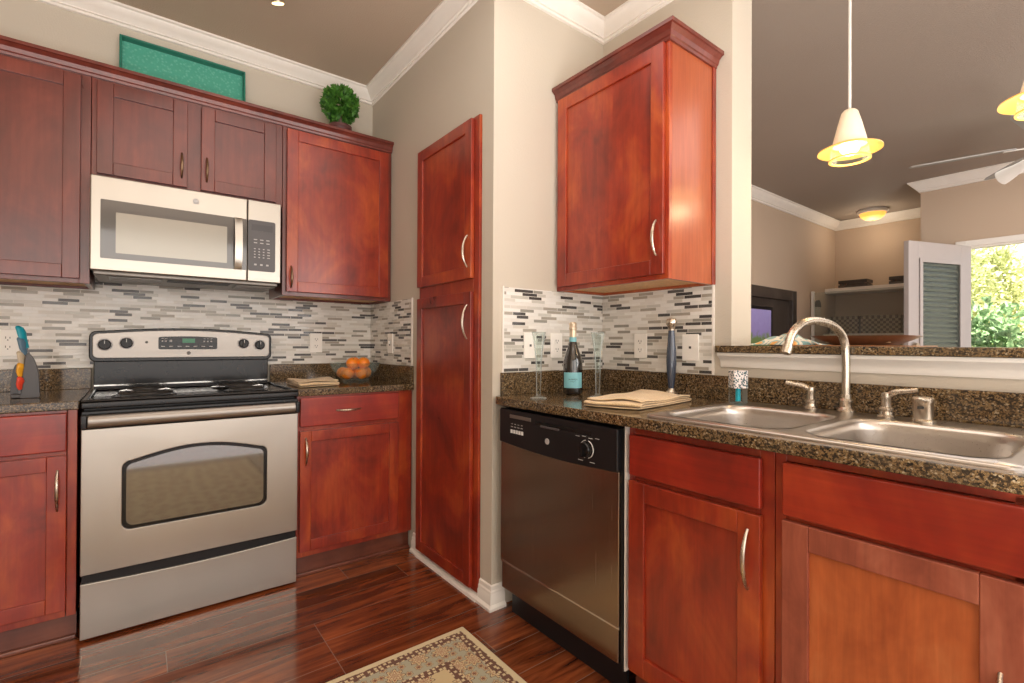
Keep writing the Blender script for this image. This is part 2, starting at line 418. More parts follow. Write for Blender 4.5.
def tube(bm, pts, r, seg=12, radii=None, flat=1.0):
    pts = [Vector(p) for p in pts]; rings = []; prev = None
    for i, p in enumerate(pts):
        t_ = (pts[min(i+1, len(pts)-1)]-pts[max(i-1, 0)]).normalized()
        if prev is None:
            n = t_.orthogonal().normalized()
        else:
            n = (prev-t_*prev.dot(t_)).normalized()
        prev = n; b = t_.cross(n)
        rr = radii[i] if radii else r
        rings.append([bm.verts.new(p+n*rr*cos(2*pi*k/seg)+b*rr*flat*sin(2*pi*k/seg)) for k in range(seg)])
    for a, b in zip(rings, rings[1:]):
        for k in range(seg):
            j = (k+1) % seg; bm.faces.new((a[k], a[j], b[j], b[k]))
    bm.faces.new(rings[0]); bm.faces.new(rings[-1])
    return bm
def smooth_path(pts, n=8):
    P = [Vector(p) for p in pts]; out = []
    for i in range(len(P)-1):
        p0 = P[max(i-1, 0)]; p1 = P[i]; p2 = P[i+1]; p3 = P[min(i+2, len(P)-1)]
        for k in range(n):
            t_ = k/n
            out.append(.5*((2*p1)+(p2-p0)*t_+(2*p0-5*p1+4*p2-p3)*t_*t_+(3*p1-p0-3*p2+p3)*t_**3))
    out.append(P[-1]); return out
def prism(bm, pts, y0, y1, axis='Y'):
    """polygon pts (a,b) extruded; axis Y: (x,z) outline; Z: (x,y); X: (y,z)"""
    def P(a, b, h):
        return (a, h, b) if axis == 'Y' else ((a, b, h) if axis == 'Z' else (h, a, b))
    A = [bm.verts.new(P(a, b, y0)) for a, b in pts]; B = [bm.verts.new(P(a, b, y1)) for a, b in pts]
    n = len(pts)
    bm.faces.new(A); bm.faces.new(B)
    for i in range(n):
        j = (i+1) % n; bm.faces.new((A[i], A[j], B[j], B[i]))
    return bm
def rrect(x0, x1, z0, z1, r, n=5, top=None):
    pts = []
    for cx, cz, a0 in ((x1-r, z1-r, 0), (x0+r, z1-r, 90), (x0+r, z0+r, 180), (x1-r, z0+r, 270)):
        for k in range(n+1):
            a = radians(a0+90*k/n); pts.append((cx+r*cos(a), cz+r*sin(a)))
    return pts
def arched(x0, x1, z0, z1, rise, r, n=5, m=16):
    pts = []
    for cx, cz, a0 in ((x0+r, z0+r, 180), (x1-r, z0+r, 270)):
        for k in range(n+1):
            a = radians(a0+90*k/n); pts.append((cx+r*cos(a), cz+r*sin(a)))
    for k in range(n+1):
        a = radians(90*k/n); pts.append((x1-r+r*cos(a), z1-r+r*sin(a)))
    for k in range(1, m):
        u = k/m; pts.append((x1-r+(x0-x1+2*r)*u, z1+rise*sin(pi*u)))
    for k in range(n+1):
        a = radians(90+90*k/n); pts.append((x0+r+r*cos(a), z1-r+r*sin(a)))
    return pts
def sweep(bm, path, prof, right=True, zbase=0):
    """profile (out, z) swept along a level polyline with mitres; out points to the right of travel"""
    n = len(path); segs = []
    for i in range(n-1):
        d = Vector((path[i+1][0]-path[i][0], path[i+1][1]-path[i][1])).normalized()
        segs.append(Vector((d.y, -d.x)) if right else Vector((-d.y, d.x)))
    rings = []
    for i in range(n):
        a = segs[max(i-1, 0)]; b = segs[min(i, n-2)]
        m = (a+b); m = m/(m.dot(a)) if m.length > 1e-6 else a
        rings.append([bm.verts.new((path[i][0]+m.x*o, path[i][1]+m.y*o, zbase+z)) for o, z in prof])
    k = len(prof)
    for A, B in zip(rings, rings[1:]):
        for i in range(k):
            j = (i+1) % k; bm.faces.new((A[i], A[j], B[j], B[i]))
    bm.faces.new(rings[0]); bm.faces.new(rings[-1])
    return bm
def empty(name, loc=(0, 0, 0), rot=0):
    o = bpy.data.objects.new(name, None); COL.objects.link(o); o.location = loc; o.rotation_euler = (0, 0, rot); o.empty_display_size = .1
    return o
def tag(o, label, cat, group=None, kind=None):
    o['label'] = label; o['category'] = cat
    if group: o['group'] = group
    if kind: o['kind'] = kind
    return o
def thing(name, label, cat, loc=(0, 0, 0), rot=0, group=None): return tag(empty(name, loc, rot), label, cat, group)
def struct(name, bm, mat, parent=None, **kw):
    o = mesh_obj(name, bm, mat, parent, **kw)
    if not parent: o['kind'] = 'structure'
    return o
def text(name, s, size, mat, parent, loc, rot, ext=.0004):
    c = bpy.data.curves.new(name, 'FONT'); c.body = s; c.size = size; c.extrude = ext; c.align_x = 'CENTER'; c.align_y = 'CENTER'
    tmp = bpy.data.objects.new(name+'_c', c); COL.objects.link(tmp)
    dg = bpy.context.evaluated_depsgraph_get(); dg.update()
    me = bpy.data.meshes.new_from_object(tmp.evaluated_get(dg)); bpy.data.objects.remove(tmp)
    me.materials.clear(); me.materials.append(MATS[mat])
    o = bpy.data.objects.new(name, me); COL.objects.link(o); o.parent = parent; o.location = loc; o.rotation_euler = rot
    return o
def copy_tree(o, parent=None):
    c = o.copy(); COL.objects.link(c); c.parent = parent
    for ch in list(o.children): copy_tree(ch, c)
    return c

# ------------------------------------------------------------------ room shell
CZ = 2.773
XC = .695      # wall D plane
YC = -1.37     # wall C plane
struct('floor', boxes((-3.4, 6.35, -6.1, .1, -.06, 0)), 'floor_wood')
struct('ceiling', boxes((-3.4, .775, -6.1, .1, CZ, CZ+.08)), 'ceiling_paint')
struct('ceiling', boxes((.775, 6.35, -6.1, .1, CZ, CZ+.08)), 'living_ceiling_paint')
struct('wall_back', boxes((-3.4, .8, 0, .1, 0, CZ)), 'wall_paint')
struct('wall_pantry', boxes((0, .08, -.703, 0, 0, CZ), (0, .08, -1.37, -1.283, 0, CZ), (0, .08, -1.283, -.703, 2.163, CZ), (0, .08, -1.283, -.703, 0, .03)), 'wall_paint')
struct('wall_nook', boxes((.08, .855, -1.37, -1.29, 0, CZ)), 'wall_paint')
struct('wall_right', boxes((XC, .855, -2.062, -1.37, 0, CZ), (XC, .855, -6.0, -2.062, 0, 1.104), (XC, .855, -6.0, -2.062, 2.66, CZ)), 'wall_paint')
struct('wall_left', boxes((-3.4, -3.3, -6.0, 0, 0, CZ)), 'wall_paint')
struct('wall_rear', boxes((-3.3, 6.3, -6.1, -6.0, 0, CZ)), 'wall_paint')
struct('wall_living_side', boxes((.855, 6.3, -.555, -.487, 0, CZ)), 'living_wall_paint')
struct('wall_living_far', boxes((6.2, 6.3, -1.715, -.555, 0, CZ)), 'living_wall_paint')
DY0, DY1, DZ = -2.055, -2.95, 2.075
struct('wall_living_patio', boxes((5.1, 6.2, -1.815, -1.715, 0, CZ), (5.0, 5.1, DY0, -1.715, 0, CZ), (5.0, 5.1, DY1, DY0, DZ, CZ), (5.0, 5.1, -6.0, DY1, 0, CZ)), 'living_wall_paint')

crown = [(0, 0), (.070, 0), (.070, -.010), (.060, -.014), (.054, -.026), (.040, -.040), (.026, -.052), (.020, -.060), (.020, -.066), (.011, -.068), (.011, -.080), (0, -.083)]
struct('trim_1', sweep(bmesh.new(), [(-3.3, 0), (0, 0), (0, YC), (XC, YC), (XC, -6.0)], crown, zbase=CZ), 'white_trim', smooth=True, angle=30)
struct('trim_2', sweep(bmesh.new(), [(.855, -.555), (6.2, -.555), (6.2, -1.715), (5.0, -1.715), (5.0, -6.0)], [(o*1.25, z*1.25) for o, z in crown], zbase=CZ), 'white_trim', smooth=True, angle=30)
base = [(0, 0), (.026, 0), (.026, .012), (.016, .022), (.016, .055), (.012, .062), (.012, .074), (.008, .080), (.007, .096), (0, .10)]
struct('baseboard_pantry', sweep(bmesh.new(), [(0, -.632), (0, -.700)], base), 'white_trim', smooth=True, angle=30)
struct('baseboard_corner', sweep(bmesh.new(), [(0, -1.286), (0, YC), (.062, YC)], base), 'white_trim', smooth=True, angle=30)
struct('trim_3', sweep(bmesh.new(), [(0, -.700), (0, -1.286)], [(0, 0), (.030, 0), (.028, .012), (.018, .022), (0, .026)]), 'white_trim', smooth=True, angle=30)
# casing round the patio door
struct('trim_4', boxes((4.98, 5.0, DY0, DY0+.075, 0, DZ+.055), (4.98, 5.0, DY1-.075, DY1, 0, DZ+.055), (4.98, 5.0, DY1, DY0, DZ, DZ+.055)), 'white_trim', bevel=.004)
struct('trim_5', boxes((5.0, 5.1, DY0-.015, DY0, 0, DZ), (5.0, 5.1, DY1, DY1+.015, 0, DZ), (5.0, 5.1, DY1, DY0, DZ-.015, DZ)), 'white_trim')
# moulding under the raised bar ledge
prof = [(0, -.058), (.006, -.058), (.009, -.050), (.009, -.040), (.014, -.030), (.026, -.018), (.034, -.012), (.034, 0), (0, 0)]
struct('trim_6', sweep(bmesh.new(), [(XC, -2.02), (XC, -6.0)], prof, zbase=1.105), 'white_trim', smooth=True, angle=30)

# patio door, standing open into the living room
def patio_door():
    hx, hy = 4.975, -2.075; fx, fy = 4.205, -1.79
    W = math.hypot(fx-hx, fy-hy); ang = math.atan2(fy-hy, fx-hx)
    d = bpy.data.objects.new('door_1', None); COL.objects.link(d); d.location = (hx, hy, 0); d.rotation_euler = (0, 0, ang); d['kind'] = 'structure'
    z1 = 2.072
    mesh_obj('door_frame', boxes((0, .13, -.022, .022, .02, z1), (W-.13, W, -.022, .022, .02, z1), (.13, W-.13, -.022, .022, z1-.15, z1), (.13, W-.13, -.022, .022, .02, .26)), 'door_white', d, bevel=.004)
    b = bmesh.new()
    for s in (-1, 1):
        y0, y1 = (.022, .034) if s > 0 else (-.034, -.022)
        for q in ((.13, .165, .26, z1-.15), (W-.165, W-.13, .26, z1-.15), (.165, W-.165, z1-.185, z1-.15), (.165, W-.165, .26, .295)):
            box(b, q[0], q[1], y0, y1, q[2], q[3])
    mesh_obj('glazing_bead', b, 'door_white', d, bevel=.003)
    b = bmesh.new()
    z = .30
    while z < z1-.20:
        vs = [b.verts.new(p) for p in ((.152, -.011, z+.024), (W-.152, -.011, z+.024), (W-.152, .011, z), (.152, .011, z))]
        b.faces.new(vs); z += .046
    o = mesh_obj('blind', b, 'blind_slat', d); s = o.modifiers.new('solid', 'SOLIDIFY'); s.thickness = .0015
    mesh_obj('glass', boxes((.13, W-.13, .016, .018, .26, z1-.15)), 'pane_glass', d)
    mesh_obj('rear_glass', boxes((.13, W-.13, -.018, -.016, .26, z1-.15)), 'slat_gap_glass', d)
    for zz in (1.02, 1.14):
        b = lathe(bmesh.new(), [(.0, -.06), (.022, -.06), (.026, -.045), (.012, -.035), (.012, -.022), (.03, -.022), (.03, .022), (.012, .022), (.012, .035), (.026, .045), (.022, .06), (0, .06)], 20, (W-.06, 0, zz), 'Y', cap=False)
        mesh_obj('door_handle' if zz < 1.1 else 'deadbolt', b, 'nickel', d, smooth=True)
patio_door()

# ------------------------------------------------------------------ cabinets
def pull(name, parent, x, y, z, L=.128, vertical=True, mat='nickel', proud=.026, r=.0045):
    b = bmesh.new(); n = 14; pts = []; rad = []
    for i in range(n+1):
        u = i/n; s = (u-.5)*L
        out = proud*(sin(pi*u)**.7 if 0 < u < 1 else 0)
        pts.append((x, y-out, z+s) if vertical else (x+s, y-out, z)); rad.append(r*(.8+.5*sin(pi*u)))
    tube(b, pts, r, 10, rad)
    return mesh_obj(name, b, mat, parent, smooth=True)
def shaker(parent, x0, x1, z0, z1, rail=.055, mat='cherry_wood', pmat=None, railmat=None, y=-.02, handle=None, hl=.128, hmat='nickel'):
    d = mesh_obj('door', boxes((x0, x0+rail, y, -.001, z0, z1), (x1-rail, x1, y, -.001, z0, z1), (x0+rail, x1-rail, y, -.001, z1-rail, z1), (x0+rail, x1-rail, y, -.001, z0, z0+rail)), mat, parent, bevel=.0025)
    mesh_obj('door_panel', boxes((x0+rail-.004, x1-rail+.004, y+.009, -.004, z0+rail-.004, z1-rail+.004)), pmat or mat, d)
    if handle: pull('handle', d, handle[0], y, handle[1], hl, mat=hmat)
    return d
def drawer(parent, x0, x1, z0, z1, mat='cherry_wood_horizontal', handle=True, name='drawer'):
    b = boxes((x0, x1, -.020, -.001, z0, z1))
    d = mesh_obj(name, b, mat, parent, bevel=.005, seg=3)
    if handle: pull('handle', d, (x0+x1)/2-.02, -.020, (z0+z1)/2, .125, vertical=False)
    return d
def carcass(parent, W, D, z0, z1, stiles, rails, mat='cherry_wood', side=None, bottom=None, back=True):
    """hollow box: sides, back, bottom and a face frame"""
    t_ = .018
    o = mesh_obj('carcass', boxes((0, t_, .019, D, z0, z1), (W-t_, W, .019, D, z0, z1), (t_, W-t_, D-.01, D, z0, z1)), side or mat, parent)
    mesh_obj('bottom_board', boxes((t_, W-t_, .019, D-.01, z0+.012, z0+.03)), bottom or mat, parent)
    if bottom: mesh_obj('top_board', boxes((t_, W-t_, .019, D-.01, z1-.02, z1-.002)), bottom, parent)
    b = bmesh.new()
    for x0, x1 in stiles: box(b, x0, x1, 0, .019, z0, z1)
    for x0, x1, a, c in rails: box(b, x0, x1, 0, .019, a, c)
    mesh_obj('face_frame', b, mat, parent, bevel=.0015)
# --- wall cabinets over the range (front plane y=-.31)
UY, UZ0, UZ1 = -.312, 1.387, 2.300
ccor = [(0, 0), (.008, 0), (.010, .010), (.014, .014), (.018, .030), (.030, .042), (.036, .044), (.036, .058), (0, .058)]
def upper(name, label, x0, x1, z0, doors, group=None, dark=True):
    m = 'cherry_hazed' if dark else 'cherry_wood'
    t = thing(name, label, 'cabinet', (x0, UY, 0))
    W = x1-x0
    st = [(0, .035), (W-.035, W)]
    if len(doors) > 1: st.append((doors[0][1]-x0-.005, doors[1][0]-x0+.005))
    inner = []
    xs = sorted(st)
    for a, b in zip(xs, xs[1:]): inner += [(a[1], b[0], UZ1-.04, UZ1), (a[1], b[0], z0, z0+.03)]
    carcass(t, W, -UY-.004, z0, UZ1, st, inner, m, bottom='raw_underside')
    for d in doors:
        shaker(t, d[0]-x0, d[1]-x0, d[2], d[3], .056, m if d[5] else 'cherry_wood', handle=(d[4]-x0, d[6]), hl=.115, hmat='nickel_reflected')
    return t
upper('wall_cabinet', 'tall cherry wall cabinet left of the microwave, cut by the left edge', -2.31, -1.376, UZ0, [(-2.28, -1.865, 1.405, 2.266, -1.90, True, 1.48), (-1.825, -1.408, 1.405, 2.266, -1.79, True, 1.48)])
upper('wall_cabinet', 'short two-door cherry cabinet mounted above the microwave', -1.374, -.612, 1.848, [(-1.357, -1.030, 1.866, 2.266, -1.052, True, 1.965), (-.975, -.645, 1.866, 2.266, -.952, True, 1.965)])
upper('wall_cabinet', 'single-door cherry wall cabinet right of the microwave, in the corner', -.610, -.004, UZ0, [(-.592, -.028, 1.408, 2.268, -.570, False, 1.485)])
o = mesh_obj('cabinet_crown', sweep(bmesh.new(), [(-2.31, UY), (-.004, UY)], [(o_, z-.008) for o_, z in ccor], zbase=UZ1-.012), 'cherry_hazed', smooth=True, angle=25)
tag(o, 'long cherry crown moulding along the tops of the wall cabinets over the range', 'moulding')
# --- pantry
PX = -.012
t = thing('pantry_cabinet', 'tall narrow cherry pantry cabinet with two stacked doors, set in the wall', 'cabinet', (PX, -.706, 0), -pi/2)
PW = .574
carcass(t, PW, .50, .032, 2.160, [(0, .02), (PW-.045, PW)], [(.02, PW-.045, 2.11, 2.16), (.02, PW-.045, 1.35, 1.45), (.02, PW-.045, .032, .07)])
shaker(t, .008, PW-.038, 1.432, 2.152, .055, 'cherry_wood', handle=(PW-.066, 1.555), hl=.145)
shaker(t, .008, PW-.038, .045, 1.372, .055, 'cherry_wood', handle=(PW-.066, 1.235), hl=.155)
# --- wall cabinet D
DXF = .372
t = thing('wall_cabinet', 'cherry wall cabinet with crown top beside the pass-through opening', 'cabinet', (DXF, YC-.004, 0), -pi/2)
DW_ = .616
carcass(t, DW_, XC-DXF-.004, UZ0, 2.300, [(0, .035), (DW_-.035, DW_)], [(.035, DW_-.035, 2.26, 2.30), (.035, DW_-.035, UZ0, UZ0+.03)], 'cherry_wood', side='cherry_side_panel', bottom='raw_underside')
shaker(t, .020, DW_-.014, 1.405, 2.284, .057, 'cherry_wood', handle=(DW_-.043, 1.545), hl=.135)
mesh_obj('scribe_strip', boxes((DW_, DW_+.006, XC-DXF-.028, XC-DXF-.004, UZ0, 2.30)), 'cherry_wood', t, bevel=.002)
mesh_obj('crown_moulding', sweep(bmesh.new(), [(0, 0), (DW_, 0), (DW_, XC-DXF-.004)], [(o_*1.1, z) for o_, z in ccor], zbase=2.286), 'cherry_hazed', t, smooth=True, angle=25)
# --- base cabinets on the back wall
BY, BZ0, BZ1 = -.610, .105, .880
def toe(t, W, D, mat='toe_kick_wood'):
    mesh_obj('toe_kick', boxes((0, W, .035, .050, 0, BZ0)), mat, t)
    mesh_obj('shoe_strip', boxes((0, W, .022, .035, 0, .018)), mat, t, bevel=.004)
t = thing('base_cabinet', 'cherry base cabinet right of the range, drawer over one door', 'cabinet', (-.606, BY, 0))
W = .600
carcass(t, W, .60, BZ0, BZ1, [(0, .03), (W-.10, W)], [(.03, W-.10, .855, BZ1), (.03, W-.10, .70, .745), (.03, W-.10, BZ0, .15)])
drawer(t, .012, .515, .733, .872)
shaker(t, .012, .515, .135, .712, .052, handle=(.038, .615), hl=.13)
toe(t, W, .6)
t = thing('base_cabinet', 'cherry base cabinet left of the range, under the knife stand', 'cabinet', (-2.20, BY, 0))
W = .810
carcass(t, W, .60, BZ0, BZ1, [(0, .03), (.39, .43), (W-.028, W)], [(.03, W-.03, .855, BZ1), (.03, W-.03, .70, .745), (.03, W-.03, BZ0, .15)])
drawer(t, .42, W-.028, .728, .870, handle=False); drawer(t, .012, .39, .728, .870, handle=False)
shaker(t, .42, W-.028, .135, .712, .055, handle=(W-.053, .585), hl=.15); shaker(t, .012, .39, .135, .712, .055, handle=(.37, .585), hl=.15)
toe(t, W, .6)
# --- base cabinets on the sink run
FX = .028
t = thing('base_cabinet', 'cherry base cabinet between the dishwasher and the sink cabinet', 'cabinet', (FX, -2.085, 0), -pi/2)
W = .445
carcass(t, W, .63, BZ0, BZ1, [(0, .02), (W-.035, W)], [(.02, W-.035, .855, BZ1), (.02, W-.035, .69, .74), (.02, W-.035, BZ0, .14)])
drawer(t, .012, .418, .729, .856, handle=False)
shaker(t, .012, .418, .125, .713, .058, handle=(.388, .598), hl=.150)
toe(t, W, .63)
t = thing('sink_cabinet', 'wide cherry cabinet under the sink with a worn orange-brown door', 'cabinet', (FX, -2.532, 0), -pi/2)
W = .86
carcass(t, W, .63, BZ0, BZ1, [(0, .025), (.41, .45), (W-.035, W)], [(.025, W-.035, .858, BZ1), (.025, W-.035, .69, .74), (.025, W-.035, BZ0, .14)])
drawer(t, .022, .845, .731, .858, handle=False, name='false_drawer_front')
shaker(t, .022, .425, .125, .720, .058, mat='worn_frame_wood', pmat='orange_panel_wood', handle=(.395, .48), hl=.15)
shaker(t, .435, .845, .125, .720, .058, mat='worn_frame_wood', pmat='orange_panel_wood', handle=(.465, .48), hl=.15)
toe(t, W, .63)

# ------------------------------------------------------------------ countertops
CT0, CT1 = .881, .914
def loop_edges(bm, pts, z):
    vs = [bm.verts.new((x, y, z)) for x, y in pts]
    return vs, [bm.edges.new((vs[i], vs[(i+1) % len(vs)])) for i in range(len(vs))]
def holed_slab(outer, holes, z0, z1):
    bm = bmesh.new(); sides = []
    for z in (z0, z1):
        es = []; L = []
        for pts in [outer]+holes:
            v, e = loop_edges(bm, pts, z); es += e; L.append(v)
        bmesh.ops.triangle_fill(bm, edges=es, use_beauty=True); sides.append(L)
    for a, b in zip(*sides):
        for i in range(len(a)):
            j = (i+1) % len(a); bm.faces.new((a[i], a[j], b[j], b[i]))
    return bm
t = thing('countertop', 'granite countertop corner right of the range, holding the orange bowl', 'countertop')
mesh_obj('slab', boxes((-.606, -.002, -.630, -.002, CT0, CT1)), 'granite', t, bevel=.004, seg=3)
mesh_obj('backsplash_strip', boxes((-.606, -.022, -.022, -.002, CT1, 1.011), (-.022, -.002, -.625, -.002, CT1, 1.011)), 'granite', t, bevel=.002)
t = thing('countertop', 'granite countertop left of the range under the knife stand', 'countertop')
mesh_obj('slab', boxes((-2.20, -1.384, -.632, -.002, CT0, CT1)), 'granite', t, bevel=.004, seg=3)
mesh_obj('backsplash_strip', boxes((-2.20, -1.384, -.022, -.002, CT1, 1.011)), 'granite', t, bevel=.002)
SX0, SX1, SY0, SY1 = .035, .632, -2.135, -2.955     # sink outline
CX0 = -.010
t = thing('countertop', 'granite countertop holding the sink and running over the dishwasher', 'countertop')
outer = [(.036, YC-.002), (CX0+.006, YC-.03), (CX0, YC-.06), (CX0, -3.40), (XC-.002, -3.40), (XC-.002, YC-.002)]
hole = [(SX0+.02, SY0-.02), (SX1-.02, SY0-.02), (SX1-.02, SY1+.02), (SX0+.02, SY1+.02)]
mesh_obj('slab', holed_slab(outer, [hole], CT0, CT1), 'granite', t, bevel=.003)
mesh_obj('backsplash_strip', boxes((.040, XC-.022, YC-.022, YC-.002, CT1, 1.011), (XC-.022, XC-.002, -3.40, YC-.002, CT1, 1.011)), 'granite', t, bevel=.002)
o = mesh_obj('bar_ledge', prism(bmesh.new(), [(XC-.045, -5.99), (1.13, -5.99), (1.13, -2.015), (.856, -2.015), (.856, -2.064), (XC-.001, -2.064), (XC-.001, -2.015), (XC-.045, -2.015)], 1.106, 1.134, 'Z'), 'granite', bevel=.003)
tag(o, 'raised granite bar ledge on the half wall behind the sink', 'ledge')

# ------------------------------------------------------------------ tile
def tile(name, b, mat, label): return tag(mesh_obj(name, b, mat), label, 'backsplash')
TZ0, TZ1 = 1.012, 1.386
tile('tile_backsplash', boxes((-2.6, -.001, -.008, -.0005, TZ0, TZ1), (-1.374, -.612, -.008, -.0005, TZ1, 1.46)), 'mosaic_along_x', 'grey and white mosaic tile strip behind the range')
o = tile('tile_backsplash', boxes((-.008, -.0005, -.600, -.009, TZ0, TZ1)), 'mosaic_along_y', 'small mosaic tile section between the corner outlet and the pantry')
mesh_obj('edge_strip', boxes((-.009, -.0005, -.608, -.600, TZ0, TZ1+.004)), 'white_trim', o)
o = tile('tile_backsplash', boxes((.055, XC-.001, YC-.008, YC-.0005, TZ0, TZ1)), 'mosaic_along_x', 'narrow mosaic tile section behind the bottle, above the dishwasher')
mesh_obj('edge_strip', boxes((.047, .055, YC-.009, YC-.0005, TZ0, TZ1+.004)), 'white_trim', o)
o = tile('tile_backsplash', boxes((XC-.008, XC-.0005, -1.982, YC-.009, TZ0, TZ1)), 'mosaic_along_y', 'mosaic tile section behind the pepper mill, under the lone right cabinet')
mesh_obj('edge_strip', boxes((XC-.009, XC-.0005, -1.990, -1.982, TZ0, TZ1+.002)), 'white_trim', o)

# ------------------------------------------------------------------ outlets
def outlet(loc, rot, label, kind='duplex', w_=.072):
    t = thing('wall_outlet' if kind != 'switch' else 'light_switch', label, 'outlet' if kind != 'switch' else 'switch', loc, rot)
    b = bmesh.new(); prism(b, rrect(-w_/2, w_/2, -.058, .058, .004), -.006, 0)
    mesh_obj('cover_plate', b, 'outlet_plastic', t, bevel=.0015)
    if kind == 'duplex':
        for s in (-1, 1):
            b = bmesh.new(); prism(b, rrect(-.016, .016, s*.020-.014, s*.020+.014, .009), -.0085, -.006)
            f = mesh_obj('socket', b, 'outlet_plastic', t)
            b = bmesh.new()
            box(b, -.008, -.0055, -.0092, -.0085, s*.020-.001, s*.020+.008); box(b, .0055, .008, -.0092, -.0085, s*.020-.001, s*.020+.007)
            lathe(b, [(.0025, -.0092), (.0025, -.0085)], 12, (0, 0, s*.020-.007), 'Y')
            mesh_obj('slot', b, 'socket_dark', f)
    elif kind == 'switch':
        mesh_obj('toggle', boxes((-.005, .005, -.016, -.006, -.004, .012)), 'outlet_plastic', t, bevel=.002)
        mesh_obj('slot', boxes((-.007, .007, -.0072, -.006, -.013, .013)), 'socket_dark', t)
    else:
        b = bmesh.new(); box(b, -.005, .005, -.0085, -.006, -.005, .005)
        mesh_obj('jack', b, 'socket_dark', t)
    return t
TF = -.0085
outlet((-.350, TF, 1.137), 0, 'white outlet on the tile left of the orange bowl')
outlet((-1.665, TF, 1.130), 0, 'white outlet on the tile behind the knife stand')
outlet((TF, -.330, 1.136), -pi/2, 'white switch plate on the short tile section by the pantry', 'switch')
outlet((.200, YC+TF, 1.130), 0, 'white cover plate with one small jack, behind the first glass flute', 'jack')
outlet((.362, YC+TF, 1.130), 0, 'white outlet plate just left of the dark bottle')
outlet((XC+TF, -1.622, 1.130), -pi/2, 'white outlet plate between the second flute and the pepper mill')
outlet((XC+TF, -1.885, 1.125), -pi/2, 'white cover plate with centre jack, right of the pepper mill', 'jack', .078)

